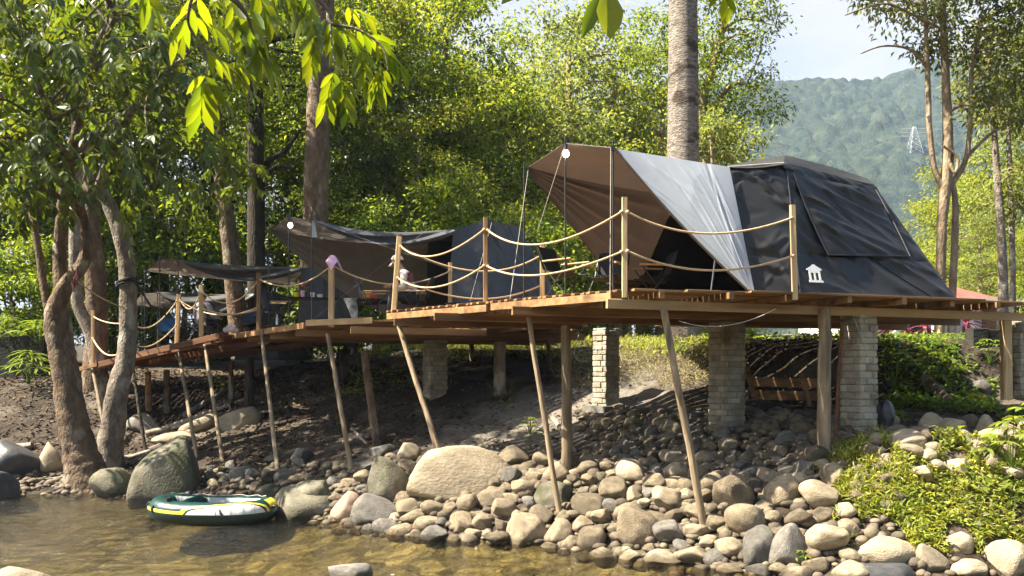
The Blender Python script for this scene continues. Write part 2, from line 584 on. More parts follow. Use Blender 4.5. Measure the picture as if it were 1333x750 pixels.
def np_mesh(name, V, Fq, mat, smooth=False):
    """mesh from numpy arrays: V (n,3), Fq (m,k) with a fixed number k of corners"""
    me = bpy.data.meshes.new(name)
    V = np.ascontiguousarray(V, dtype=np.float32)
    Fq = np.ascontiguousarray(Fq, dtype=np.int32)
    k = Fq.shape[1]
    me.vertices.add(len(V))
    me.vertices.foreach_set('co', V.ravel())
    me.loops.add(Fq.size)
    me.loops.foreach_set('vertex_index', Fq.ravel())
    me.polygons.add(len(Fq))
    me.polygons.foreach_set('loop_start', np.arange(0, Fq.size, k, dtype=np.int32))
    me.polygons.foreach_set('loop_total', np.full(len(Fq), k, dtype=np.int32))
    if smooth:
        me.polygons.foreach_set('use_smooth', np.ones(len(Fq), dtype=bool))
    me.update(calc_edges=True)
    me.materials.append(mat)
    return me


def smooth_path(pts, n=6):
    """Catmull-Rom through (position, radius) pairs"""
    P = [Vector(p[0]) for p in pts]
    r = [p[1] for p in pts]
    out, rr = [], []
    for i in range(len(P) - 1):
        a, b, c, d = P[max(i - 1, 0)], P[i], P[i + 1], P[min(i + 2, len(P) - 1)]
        for k in range(n):
            t = k / n
            out.append(.5 * ((2 * b) + (c - a) * t + (2 * a - 5 * b + 4 * c - d) * t * t + (-a + 3 * b - 3 * c + d) * t ** 3))
            rr.append(r[i] * (1 - t) + r[i + 1] * t)
    out.append(P[-1])
    rr.append(r[-1])
    return out, rr


# ------------------------------------------------------------------ terrain
SHX = np.array([-400, -14, -10.3, -8.75, -6.5, -4.0, -2.6, -1.2, .4, 1.85, 2.8, 3.9, 7, 12, 400.])
SHY = np.array([18.2, 18.0, 17.9, 18.4, 16.9, 15.5, 14.4, 13.4, 12.75, 11.7, 11.0, 10.5, 10.45, 10.2, 10.0])
P_MID = ([-8, -4, -2, -.6, 0, .5, 1.2, 2, 4, 6, 9, 12, 20, 60, 300, 1000], [-.95, -.8, -.6, -.25, 0, .35, .75, 1.0, 1.62, 2.3, 3.05, 3.2, 3.35, 4.2, 12, 20])
P_RIGHT = ([-8, -4, -2, -.6, 0, .4, 1.0, 1.6, 2.2, 4, 5.7, 6.1, 6.6, 7.1, 10, 20, 60, 300, 1000], [-.95, -.8, -.6, -.2, .02, .35, .95, 1.45, 1.55, 1.72, 1.88, 2.25, 2.92, 3.1, 3.2, 3.25, 3.5, 8, 20])
P_LEFT = ([-8, -4, -2, -.6, 0, .5, 1.5, 3, 6, 8, 12, 20, 60, 300, 1000], [-.95, -.8, -.6, -.25, 0, .15, .4, 1.0, 2.2, 2.55, 2.75, 3.1, 4.5, 14, 20])


def terr(x, y):
    x = np.asarray(x, float)
    y = np.asarray(y, float)
    d = y - np.interp(x, SHX, SHY)
    zm, zr, zl = np.interp(d, *P_MID), np.interp(d, *P_RIGHT), np.interp(d, *P_LEFT)
    wr, wl_ = sstep(3.4, 5.2, x), sstep(-3.5, -7, x)
    z = zm * (1 - wr) * (1 - wl_) + zr * wr + zl * wl_
    P = np.stack([x, y, np.zeros_like(x)], -1)
    z = z + .10 * fbm(P * .9, 3, 3) * sstep(-3, 1, d) + .045 * fbm(P * 3.1, 2, 5)
    near = sstep(7.5, 3.0, y)                           # the near bank the picture is taken from
    z = z * (1 - near) + near * (.75 + .1 * fbm(P * .7, 2, 9))
    return z


def tz(x, y):
    return float(terr(np.array([x]), np.array([y]))[0])


_TY = np.arange(8.0, 45.0, .03)


def hit(px, py):
    """where the sight line through pixel (px, py) meets the ground"""
    X = (px - 666.5) / F * _TY
    Z = CZ + (HY - py) / F * _TY
    g = np.maximum(terr(X, _TY), 0.0)
    k = np.argmax(Z < g)
    if Z[k] >= g[k]:
        k = len(_TY) - 1
    return Vector((X[k], _TY[k], Z[k]))

# ------------------------------------------------------------------ ground, water, mountain
def make_ground():
    xs = np.concatenate([[-700, -400, -220, -130, -80, -55, -40, -30, -24, -20], np.arange(-17, 13, .13), [13.5, 15, 17, 20, 25, 32, 42, 60, 90, 140, 220, 360, 600, 900]])
    ys = np.concatenate([[-60, -30, -12, -5, 0, 3, 5, 6.5], np.arange(7.5, 26, .13), [26.5, 28, 30, 33, 37, 42, 50, 60, 75, 95, 130, 180, 250, 350, 500, 700, 1000]])
    X, Y = np.meshgrid(xs, ys, indexing='ij')
    Z = terr(X, Y)
    nx, ny = len(xs), len(ys)
    V = np.stack([X, Y, Z], -1).reshape(-1, 3)
    I, J = np.meshgrid(np.arange(nx - 1), np.arange(ny - 1), indexing='ij')
    a = (I * ny + J).ravel()
    Fq = np.stack([a, a + ny, a + ny + 1, a + 1], -1)
    m = pmat('bank_soil', (.018, .0125, .008), (.055, .039, .026), 1.9, .95, 1.0, 9, spots=(.14, .115, .085), spot_scale=.7, spot_lim=(.54, .72), bdist=.08)
    # the river bed is a different ground: golden gravel below the water line
    nt = m.node_tree
    N, L = nt.nodes, nt.links
    b = [n for n in N if n.type == 'BSDF_PRINCIPLED'][0]
    src = b.inputs['Base Color'].links[0].from_socket
    geo = N.new("ShaderNodeNewGeometry")
    sep = N.new("ShaderNodeSeparateXYZ")
    L.new(geo.outputs['Position'], sep.inputs[0])
    mr = N.new("ShaderNodeMapRange")
    mr.inputs['From Min'].default_value = .08
    mr.inputs['From Max'].default_value = -.12
    L.new(sep.outputs['Z'], mr.inputs['Value'])
    vo = N.new("ShaderNodeTexVoronoi")
    vo.inputs['Scale'].default_value = 3.2
    L.new(geo.outputs['Position'], vo.inputs['Vector'])
    rp = N.new("ShaderNodeValToRGB")
    rp.color_ramp.elements[0].color = (.060, .056, .032, 1)
    rp.color_ramp.elements[1].color = (.29, .25, .135, 1)
    L.new(vo.outputs['Color'], rp.inputs[0])
    sl = N.new("ShaderNodeMapRange")  # shade and dark reflections of the far water, painted into the bed colour
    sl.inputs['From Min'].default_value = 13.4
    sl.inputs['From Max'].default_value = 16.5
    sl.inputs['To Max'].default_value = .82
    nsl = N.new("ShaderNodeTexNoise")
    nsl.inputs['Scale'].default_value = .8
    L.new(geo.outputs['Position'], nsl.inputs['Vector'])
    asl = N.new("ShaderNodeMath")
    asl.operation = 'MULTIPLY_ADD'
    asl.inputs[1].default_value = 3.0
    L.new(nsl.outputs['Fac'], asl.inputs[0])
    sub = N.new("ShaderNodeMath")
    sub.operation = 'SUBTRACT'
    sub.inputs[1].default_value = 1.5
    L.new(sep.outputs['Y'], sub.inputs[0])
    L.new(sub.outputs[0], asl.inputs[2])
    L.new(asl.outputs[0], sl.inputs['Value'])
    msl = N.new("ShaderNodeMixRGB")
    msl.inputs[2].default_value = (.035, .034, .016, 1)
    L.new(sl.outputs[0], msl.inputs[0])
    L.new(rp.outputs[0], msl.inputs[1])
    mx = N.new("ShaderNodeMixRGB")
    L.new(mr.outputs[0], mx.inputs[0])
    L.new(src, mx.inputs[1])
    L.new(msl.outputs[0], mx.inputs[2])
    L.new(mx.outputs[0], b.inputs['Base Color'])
    # dry grey dust on the open part of the slope between the decks
    mp2 = N.new("ShaderNodeMapping")
    mp2.vector_type = 'TEXTURE'
    mp2.inputs['Location'].default_value = (.9, 16.6, 2.0)
    mp2.inputs['Rotation'].default_value = (0, 0, R(14))
    mp2.inputs['Scale'].default_value = (2.6, 1.9, 3)
    L.new(geo.outputs['Position'], mp2.inputs[0])
    ln = N.new("ShaderNodeVectorMath")
    ln.operation = 'LENGTH'
    L.new(mp2.outputs[0], ln.inputs[0])
    nd = N.new("ShaderNodeTexNoise")
    nd.inputs['Scale'].default_value = 2.4
    nd.inputs['Detail'].default_value = 7
    L.new(geo.outputs['Position'], nd.inputs['Vector'])
    ad2 = N.new("ShaderNodeMath")
    ad2.operation = 'MULTIPLY_ADD'
    ad2.inputs[1].default_value = 1.3
    L.new(nd.outputs['Fac'], ad2.inputs[0])
    L.new(ln.outputs['Value'], ad2.inputs[2])
    dr = N.new("ShaderNodeMapRange")
    dr.inputs['From Min'].default_value = 1.75
    dr.inputs['From Max'].default_value = 1.25
    L.new(ad2.outputs[0], dr.inputs['Value'])
    md = N.new("ShaderNodeMixRGB")
    md.inputs[2].default_value = (.155, .135, .108, 1)
    L.new(dr.outputs[0], md.inputs[0])
    L.new(mx.outputs[0], md.inputs[1])
    L.new(md.outputs[0], b.inputs['Base Color'])
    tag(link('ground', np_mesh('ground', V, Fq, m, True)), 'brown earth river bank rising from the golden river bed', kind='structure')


def make_water():
    xs = np.arange(-60, 40.1, 2.0)
    ys = np.arange(-40, 22.1, 2.0)
    X, Y = np.meshgrid(xs, ys, indexing='ij')
    V = np.stack([X, Y, np.zeros_like(X)], -1).reshape(-1, 3)
    ny = len(ys)
    I, J = np.meshgrid(np.arange(len(xs) - 1), np.arange(ny - 1), indexing='ij')
    a = (I * ny + J).ravel()
    Fq = np.stack([a, a + ny, a + ny + 1, a + 1], -1)
    m = bpy.data.materials.new('river_water')
    m.use_nodes = True
    N, L = m.node_tree.nodes, m.node_tree.links
    N.clear()
    o = N.new("ShaderNodeOutputMaterial")
    tc = N.new("ShaderNodeTexCoord")
    mp = N.new("ShaderNodeMapping")
    mp.inputs['Scale'].default_value = (.8, 2.6, 1)
    mp.inputs['Rotation'].default_value = (0, 0, R(-14))
    n1_ = N.new("ShaderNodeTexNoise")
    n1_.inputs['Scale'].default_value = 2.0
    n1_.inputs['Detail'].default_value = 5
    n1_.inputs['Roughness'].default_value = .66
    n1_.inputs['Distortion'].default_value = .6
    L.new(tc.outputs['Object'], mp.inputs[0])
    L.new(mp.outputs[0], n1_.inputs['Vector'])
    bp = N.new("ShaderNodeBump")
    bp.inputs['Strength'].default_value = 1.0
    bp.inputs['Distance'].default_value = .14
    L.new(n1_.outputs['Fac'], bp.inputs['Height'])
    fr = N.new("ShaderNodeFresnel")
    fr.inputs['IOR'].default_value = 1.33
    L.new(bp.outputs[0], fr.inputs['Normal'])
    tr = N.new("ShaderNodeBsdfTransparent")
    tr.inputs[0].default_value = (.80, .74, .56, 1)
    gl = N.new("ShaderNodeBsdfGlossy")
    gl.inputs['Roughness'].default_value = .07
    gl.inputs[0].default_value = (1, 1, 1, 1)
    L.new(bp.outputs[0], gl.inputs['Normal'])
    ms = N.new("ShaderNodeMixShader")
    L.new(fr.outputs[0], ms.inputs[0])
    L.new(tr.outputs[0], ms.inputs[1])
    L.new(gl.outputs[0], ms.inputs[2])
    L.new(ms.outputs[0], o.inputs[0])
    tag(link('river_water', np_mesh('river_water', V, Fq, m, True)), 'clear shallow golden brown river with small ripples', kind='structure')


def mountain_z(x, y):
    """height of the wooded mountain, its foot at about 360 m"""
    ridge = np.interp(x, [-700, -300, 0, 120, 200, 235, 262, 285, 320, 400, 520, 760], [190, 200, 205, 214, 219, 222, 214, 222, 235, 250, 262, 255])
    t = np.clip((y - 360) / 300.0, 0, 1.6)
    base = 12 + (ridge - 12) * np.where(t < 1, t ** 0.92, 1 - .5 * (t - 1) ** 2)
    P = np.stack([x / 70.0, y / 70.0, np.zeros_like(x)], -1)
    return base + 16 * fbm(P, 3, 21) * np.clip(t * 3, 0, 1) * np.where(t > .85, .35, 1)


def make_mountain():
    xs = np.arange(60, 440, 1.15)
    ys = np.arange(355, 715, 1.5)
    X, Y = np.meshgrid(xs, ys, indexing='ij')
    Z = mountain_z(X, Y)
    # tree crowns: rounded domes of differing height on a jittered lattice
    S = 7.0
    best = np.zeros_like(X)
    ci, cj = np.floor(X / S).astype(np.int64), np.floor(Y / S).astype(np.int64)
    zero = np.zeros_like(ci)
    for di in (-1, 0, 1):
        for dj in (-1, 0, 1):
            a, b = ci + di, cj + dj
            cx = (a + .15 + .7 * _hash(a, b, zero, 1)) * S
            cyy = (b + .15 + .7 * _hash(a, b, zero, 2)) * S
            r = S * (.55 + .55 * _hash(a, b, zero, 3))
            hgt = 3.0 + 5.5 * _hash(a, b, zero, 4) ** 2
            q = ((X - cx) ** 2 + (Y - cyy) ** 2) / r ** 2
            best = np.maximum(best, hgt * np.clip(1 - q, 0, 1) ** .6)
    Z = Z + best + 1.5 * fbm(np.stack([X, Y, Z * 0], -1) / 3.0, 3, 8) + .5 * vnoise(np.stack([X, Y, Z * 0], -1) / 1.1, 4)
    ny = len(ys)
    V = np.stack([X, Y, Z], -1).reshape(-1, 3)
    I, J = np.meshgrid(np.arange(len(xs) - 1), np.arange(ny - 1), indexing='ij')
    a = (I * ny + J).ravel()
    Fq = np.stack([a, a + ny, a + ny + 1, a + 1], -1)
    m = pmat('mountain_forest', (.006, .017, .011), (.038, .056, .024), .30, .95, 1.0, .9, spots=(.058, .068, .034), spot_scale=.09, spot_lim=(.54, .68), bdist=2.0)
    tag(link('mountain', np_mesh('mountain', V, Fq, m, True)), 'far forested mountain fading to blue', kind='structure')


def make_haze():
    m = bpy.data.materials.new('haze')
    m.use_nodes = True
    N, L = m.node_tree.nodes, m.node_tree.links
    N.clear()
    o = N.new("ShaderNodeOutputMaterial")
    v = N.new("ShaderNodeVolumePrincipled")
    v.inputs['Color'].default_value = (.52, .70, 1.0, 1)
    v.inputs['Density'].default_value = HAZE
    v.inputs['Anisotropy'].default_value = .0
    L.new(v.outputs[0], o.inputs['Volume'])
    h = MB().box((0, 470, 140), (1900, 1200, 300)).build('haze', m)
    tag(h, 'thin blue haze in the air towards the mountain', kind='stuff')


HAZE = 0.00028
make_ground()
make_water()
make_mountain()
make_haze()


# ------------------------------------------------------------------ decks
E1 = Vector((.945, .327, 0)).normalized()     # along the front edge of the decks
E2 = Vector((-E1.y, E1.x, 0))                 # away from the river


def line_poly(poly, o, d):
    """parameter range in which the line o + t d runs inside a convex polygon"""
    t0, t1 = -1e9, 1e9
    n = len(poly)
    area = sum(poly[i][0] * poly[(i + 1) % n][1] - poly[(i + 1) % n][0] * poly[i][1] for i in range(n))
    s = 1 if area > 0 else -1
    for i in range(n):
        a, b = poly[i], poly[(i + 1) % n]
        nx, ny = -(b[1] - a[1]) * s, (b[0] - a[0]) * s
        num = (o[0] - a[0]) * nx + (o[1] - a[1]) * ny
        den = d[0] * nx + d[1] * ny
        if abs(den) < 1e-9:
            if num < 0:
                return None
            continue
        t = -num / den
        if den > 0:
            t0 = max(t0, t)
        else:
            t1 = min(t1, t)
    return (t0, t1) if t1 - t0 > .12 else None


def deck(label, poly, zf, bd, mat_board, board_w=.145, gap=.013, jit=.035, thick=.03, into=None, seed=0):
    """a platform whose planks run along bd; zf(x, y) is the height of its top"""
    rng = random.Random(seed)
    cx, cy_ = sum(p[0] for p in poly) / len(poly), sum(p[1] for p in poly) / len(poly)
    t = into or thing('deck_platform', label, 'deck', (cx, cy_, zf(cx, cy_)))
    side = Vector((-bd.y, bd.x, 0))
    offs = [(p[0] - cx) * side.x + (p[1] - cy_) * side.y for p in poly]
    k = min(offs) + board_w * .5
    m = MB()
    while k < max(offs):
        o = (cx + side.x * k, cy_ + side.y * k)
        r = line_poly(poly, o, (bd.x, bd.y))
        if r:
            a = r[0] + rng.uniform(-jit, jit)
            b = r[1] + rng.uniform(-jit, jit)
            seg = max(1, int((b - a) / 2.4))
            w = board_w - gap + rng.uniform(-.004, .004)
            cuts = [a] + [a + (b - a) * (q + rng.uniform(.3, .7)) / seg for q in range(1, seg)] + [b]
            for q in range(len(cuts) - 1):
                x0, y0 = o[0] + bd.x * cuts[q], o[1] + bd.y * cuts[q]
                x1, y1 = o[0] + bd.x * (cuts[q + 1] - .004), o[1] + bd.y * (cuts[q + 1] - .004)
                dz = rng.uniform(-.004, .004) - thick / 2
                m.bar((x0, y0, zf(x0, y0) + dz), (x1, y1, zf(x1, y1) + dz), w, thick, chamfer=.003)
        k += board_w
    m.build('plank_floor', mat_board, t)
    return t


def member(parent, name, p0, p1, w, h, mat):
    return MB().bar(p0, p1, w, h).build(name, M[mat], parent)


# the large right deck
Z1 = 3.53
deck1_poly = [(1.45, 11.42), (2.95, 11.62), (6.45, 12.75), (7.95, 13.55), (7.3, 17.05), (.9, 16.0), (-2.23, 15.33)]
deck1 = deck('large raised timber deck carrying the biggest black tent', deck1_poly, lambda x, y: Z1, E1, M['wood_brown'], seed=1)
deck('', [(2.9, 16.25), (7.3, 16.98), (6.5, 19.9), (3.1, 18.9)], lambda x, y: Z1 - .036, E1, M['wood_brown'], into=deck1, seed=5)     # unseen landing added behind the tent to shade the bank
zb = Z1 - .03
J1 = zb - .045 - .002
for k, t_ in enumerate(np.arange(-3.2, 6.9, .92)):       # joists, running back from the river
    o = Vector((1.45, 11.42, 0)) + E1 * t_
    r = line_poly(deck1_poly, (o.x, o.y), (E2.x, E2.y))
    if r:
        a, b = o + E2 * (r[0] - (.02 if k % 3 else -.06)), o + E2 * (r[1] - .05)
        member(deck1, 'joist', (a.x, a.y, J1), (b.x, b.y, J1), .075, .09, 'wood_brown')
B1 = J1 - .045 - .065 - .002
for q, (off, ex) in enumerate(((.10, .16), (1.55, .30), (3.0, .42), (4.45, .1))):   # beams along the front, their ends standing out at the left
    o = Vector((1.45, 11.42, 0)) + E2 * off
    r = line_poly(deck1_poly, (o.x, o.y), (E1.x, E1.y))
    a, b = o + E1 * (r[0] - ex), o + E1 * (r[1] + .03)
    member(deck1, 'beam', (a.x, a.y, B1 - .008 * q), (b.x, b.y, B1 - .008 * q - (.02 if q == 0 else 0)), .065, .125, 'wood_new' if q == 0 else 'wood_brown')
# fascia plank under the plank ends of the left edge
la, lb = Vector((1.36, 11.46, 0)), Vector((-2.19, 15.25, 0))
nl = Vector((-(lb - la).y, (lb - la).x, 0)).normalized() * -1
for u0, u1, dz in ((.02, .47, 0), (.49, .985, -.012)):
    a, b = la.lerp(lb, u0), la.lerp(lb, u1)
    member(deck1, 'edge_board', (a.x, a.y, zb - .065 + dz), (b.x, b.y, zb - .065 + dz), .03, .105, 'wood_brown')

# the middle deck under the second tent
Z2 = 3.42
deck2_poly = [(-2.45, 15.95), (-3.83, 16.2), (-5.5, 19.2), (-6.55, 20.7), (-5.6, 23.6), (.9, 22.2), (1.5, 17.6)]
deck2 = deck('middle timber deck carrying the second dark tent', deck2_poly, lambda x, y: Z2, E1, M['wood_brown'], seed=2)
J2 = Z2 - .03 - .045 - .002
for t_ in np.arange(-5.5, 4.6, 1.05):
    o = Vector((-2.45, 15.95, 0)) + E1 * t_
    r = line_poly(deck2_poly, (o.x, o.y), (E2.x, E2.y))
    if r:
        a, b = o + E2 * (r[0] - .03), o + E2 * (r[1] - .05)
        member(deck2, 'joist', (a.x, a.y, J2), (b.x, b.y, J2), .075, .09, 'wood_brown')
B2 = J2 - .045 - .065 - .002
for off, ex in ((.12, .22), (1.5, .18), (3.0, .12), (4.6, .1)):
    o = Vector((-2.45, 15.95, 0)) + E2 * off
    r = line_poly(deck2_poly, (o.x, o.y), (E1.x, E1.y))
    if r:
        a, b = o + E1 * (r[0] - ex), o + E1 * (r[1] + .2)
        member(deck2, 'beam', (a.x, a.y, B2), (b.x, b.y, B2), .07, .13, 'wood_brown')
la, lb = Vector((-3.80, 16.22, 0)), Vector((-6.5, 20.6, 0))
for u0, u1, dz in ((.0, .49, 0), (.5, .99, -.01)):
    a, b = la.lerp(lb, u0), la.lerp(lb, u1)
    member(deck2, 'edge_board', (a.x, a.y, Z2 - .09 + dz), (b.x, b.y, Z2 - .09 + dz), .03, .11, 'wood_brown')
member(deck2, 'edge_board', (-3.75, 16.15, Z2 - .05), (-2.5, 15.88, Z2 - .02), .05, .11, 'wood_new')

# the low left deck, sloping down to the trees
def z3f(x, y):
    return 3.36 + (min(x, -6.6) + 6.6) * .185


deck3_poly = [(-6.5, 19.75), (-9.9, 21.3), (-10.9, 21.9), (-10.0, 25.2), (-5.6, 26.0)]
E3 = (Vector((-9.9, 21.3, 0)) - Vector((-6.5, 19.75, 0))).normalized()
deck3 = deck('low left timber deck sloping down towards the riverside trees', deck3_poly, z3f, -Vector((-E3.y, E3.x, 0)), M['wood_red'], seed=3)
for off in (.1, 1.7, 3.4):
    n3 = Vector((E3.y, -E3.x, 0))
    a, b = Vector((-6.5, 19.75, 0)) + n3 * off, Vector((-9.9, 21.3, 0)) + n3 * off
    member(deck3, 'beam', (a.x, a.y, z3f(a.x, a.y) - .11), (b.x - .2, b.y + .1, z3f(b.x, b.y) - .11), .07, .15, 'wood_red')
a, b = Vector((-6.5, 19.72, 0)), Vector((-10.85, 21.85, 0))
member(deck3, 'edge_board', (a.x, a.y - .02, z3f(a.x, a.y) - .06), (-9.9, 21.26, z3f(-9.9, 0) - .06), .03, .13, 'wood_red')
member(deck3, 'edge_board', (-9.95, 21.27, z3f(-9.95, 0) - .05), (-10.9, 21.86, z3f(-10.9, 0) - .05), .035, .10, 'wood_brown')


# railing posts: px, top py, depth, deck, height of its floor, width
def rail_post(px, top, Y, dk, zf, w=.062, lean=0.0, mat='post_new', foot=None):
    p1 = at(px, top, Y)
    p0 = Vector((p1.x - lean, p1.y, zf - (.11 if foot is None else foot)))
    MB().bar(p0, p1, w, w * .92, up=(0, 1, 0)).build('railing_post', M[mat], dk)
    return p1


def zc(px, py, Y):
    return at(px, py, Y)


rail_post(813, 257, 11.48, deck1, Z1, .07)
rail_post(1031.5, 267, 11.84, deck1, Z1, .07, lean=-.035)
rail_post(632, 283, 13.55, deck1, Z1, .068, mat='post_brown')
rail_post(520, 308, 15.20, deck1, Z1, .085, lean=.105)
rail_post(706, 320, 15.6, deck1, Z1, .085)
rail_post(586, 342, 17.3, deck2, Z2, .075)
rail_post(431.5, 335, 16.45, deck2, Z2, .10)
rail_post(337, 355, 19.25, deck2, Z2, .085, mat='post_brown')
rail_post(262, 371, 20.15, deck3, 3.28, .085)
rail_post(233, 383, 21.2, deck3, 3.2, .085, lean=.06)
rail_post(121, 404, 21.95, deck3, 2.68, .07)


# ------------------------------------------------------------------ ropes
NROPE = [0]


def rope(label, a, b, mid, r=.0145, mat='rope', group='ropes of the deck railing', knots=True):
    """a rope hanging from a to b through the sagging point mid (world points)"""
    NROPE[0] += 1
    ctrl = mid * 2 - (a + b) * .5
    pts = [(a * (1 - u) ** 2 + ctrl * 2 * u * (1 - u) + b * u * u) for u in np.linspace(0, 1, 22)]
    m = MB().tube(pts, r, 7)
    if knots:
        for p, q in ((a, pts[2]), (b, pts[-3])):
            m.ball(p, (r * 1.9, r * 2.2, r * 1.8), 8, 6)
    o = m.build('rope', M[mat], None, True)
    return tag(o, label, 'rope', group)


def rp_px(label, a, b, mid, **k):
    A, B_ = at(*a), at(*b)
    return rope(label, A, B_, at(mid[0], mid[1], (a[2] + b[2]) * .5), **k)


rp_px('upper rope sagging between front corner post and dark brown post', (809, 276, 11.45), (635, 300, 13.5), (705, 318))
rp_px('lower rope sagging between front corner post and dark brown post', (809, 328, 11.45), (635, 347, 13.5), (703, 358))
rp_px('upper rope in front of the silver flap', (817, 276, 11.45), (1030, 284, 11.82), (918, 304))
rp_px('lower rope in front of the silver flap', (817, 327, 11.45), (1032, 333, 11.82), (922, 352))
rp_px('upper rope from dark brown post to leaning pale post', (630, 299, 13.5), (522, 321, 15.15), (566, 333))
rp_px('lower rope from dark brown post to leaning pale post', (630, 346, 13.5), (518, 362, 15.15), (566, 374))
rp_px('upper rope from leaning pale post back to short post beside camp chair', (523, 322, 15.2), (705, 332, 15.6), (622, 353))
rp_px('lower rope from leaning pale post back to short post beside camp chair', (519, 362, 15.2), (705, 371, 15.6), (618, 389))
rp_px('rope from pink cloth post to short post behind seated person', (434, 346, 16.4), (584, 354, 17.25), (509, 370))
rp_px('rope from pink cloth post to brown post on its left', (429, 348, 16.45), (339, 364, 19.2), (381, 372))
rp_px('upper rope from brown post to pale post by blue chair', (335, 367, 19.25), (264, 381, 20.1), (300, 394))
rp_px('lower rope from brown post to pale post by blue chair', (335, 403, 19.25), (264, 402, 20.1), (299, 409))
rp_px('rope between the two pale posts at the low deck', (260, 383, 20.15), (235, 391, 21.15), (248, 402))
rp_px('long rope from left post along low deck to brown post', (235, 392, 21.15), (335, 400, 19.3), (283, 410))
rp_px('rope from smooth curved trunk to leaning pale post of low deck', (172, 421, 20.2), (230, 392, 21.1), (199, 424))
rp_px('lower slack rope from curved trunk to low deck post', (166, 438, 20.2), (229, 424, 21.1), (193, 451))
rp_px('rope from forked tree trunk down to curved trunk', (97, 362, 18.6), (164, 402, 19.6), (127, 385))
rp_px('rope from short end post to curved trunk', (123, 413, 21.9), (163, 421, 20.0), (141, 420))
rp_px('knotted rope loop hanging on short end post', (121, 441, 21.9), (163, 455, 20.2), (140, 462), r=.02)


# ------------------------------------------------------------------ support poles, posts and piers
def pole(label, a, b, dia, mat='wood_post', name='support_pole', lump=.05, sink=.15, square=False, seed=0):
    A, B_ = Vector(a), Vector(b)
    d = (B_ - A).normalized()
    B_ = B_ + d * sink
    n = 12
    if square:
        m = MB().bar(A, B_, dia, dia, up=(0, 1, 0))
    else:
        pts = []
        for i in range(n + 1):
            p = A.lerp(B_, i / n)
            p += Vector((n1(i * .4, seed, 0, 3), n1(i * .4, seed, 5, 4), 0)) * dia * .22
            pts.append(p)
        m = MB().tube(pts, [dia * .5 * (.92 + .16 * i / n) for i in range(n + 1)], 10, lump=lump, seed=seed)
    o = m.build(name, M[mat], None, True)
    return tag(o, label, 'support pole')


def leaning(label, top, bot, dia, Ytop, ztop, Ybot=None, **k):
    T = at(top[0], top[1], Ytop)
    T.z = ztop
    B_ = hit(*bot) if Ybot is None else at(bot[0], bot[1], Ybot)
    return pole(label, T, B_, dia, **k)


leaning('slanting pale pole at the front right standing among the wall stones', (863, 402), (918, 692), .10, 11.55, B1 - .06, seed=1)
leaning('slanting greenish pole standing at the end of the stone wall', (688, 428), (729, 673), .085, 13.1, B1 - .07, mat='wood_post', seed=2)
leaning('slanting pale pole crossing the big pale boulder', (519, 424), (584, 630), .095, 15.35, B1 - .07, seed=3)
leaning('slanting pole left of the dark greenish slab rock', (427, 448), (458, 615), .085, 16.3, B2 - .05, seed=4)
leaning('slanting pole above the mossy waterline rock', (341, 452), (362, 618), .085, 19.0, Z2 - .1, seed=5)
leaning('slim slanting pole right behind the pointed boulder', (266, 458), (290, 600), .085, 20.1, 3.2, seed=6)
leaning('slim slanting pole left behind the pointed boulder', (232, 462), (256, 594), .085, 20.7, 3.05, seed=7)
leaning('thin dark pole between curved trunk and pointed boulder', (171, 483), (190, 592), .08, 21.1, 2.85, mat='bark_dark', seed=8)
leaning('thin pole in front of the curved trunk under the deck tip', (120, 484), (144, 600), .08, 21.6, 2.66, seed=9)


def upright(label, px, top, bot, dia, Y, mat='wood_post', lean=0, **k):
    B_ = at(px, bot, Y)
    T = at(px + lean, top, Y)
    return pole(label, T, B_, dia, mat, 'support_post', sink=.35, **k)


upright('round brown post beside the small lit pier', 737, 424, 588, .17, 13.9, seed=11)
upright('thick round pale post in front of the right pier', 1073, 402, 607, .185, 12.45, seed=12)
upright('leaning round post behind the mossy waterline rocks', 492, 456, 590, .16, 16.8, lean=-18, mat='bark_brown', seed=13)
upright('short pale log post on the dusty slope', 650, 445, 515, .26, 18.3, mat='bark_grey', seed=14)
upright('square timber post at the far right end of the deck', 1310, 412, 492, .14, 14.1, mat='post_new', square=True, lean=-1, seed=15)
upright('thin reddish pole leaning against the right pier', 1088, 425, 575, .06, 12.8, mat='wood_red', lean=8, seed=16)
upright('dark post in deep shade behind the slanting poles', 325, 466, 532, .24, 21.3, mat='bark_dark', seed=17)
upright('thin brown post under the left deck beside the pale rock slab', 301, 470, 530, .13, 21.6, mat='bark_brown', seed=18)
upright('left post of the pair under the low deck', 193, 484, 540, .16, 22.6, mat='wood_brown', seed=19)
upright('right post of the pair under the low deck', 217, 482, 535, .16, 22.6, mat='bark_brown', seed=20)
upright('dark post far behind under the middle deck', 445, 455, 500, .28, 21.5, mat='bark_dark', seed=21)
upright('slim post far behind between log post and small pier', 718, 440, 492, .10, 19.5, mat='bark_brown', lean=-6, seed=22)
upright('slim dark post behind the log post', 614, 448, 480, .12, 21, mat='bark_brown', seed=23)


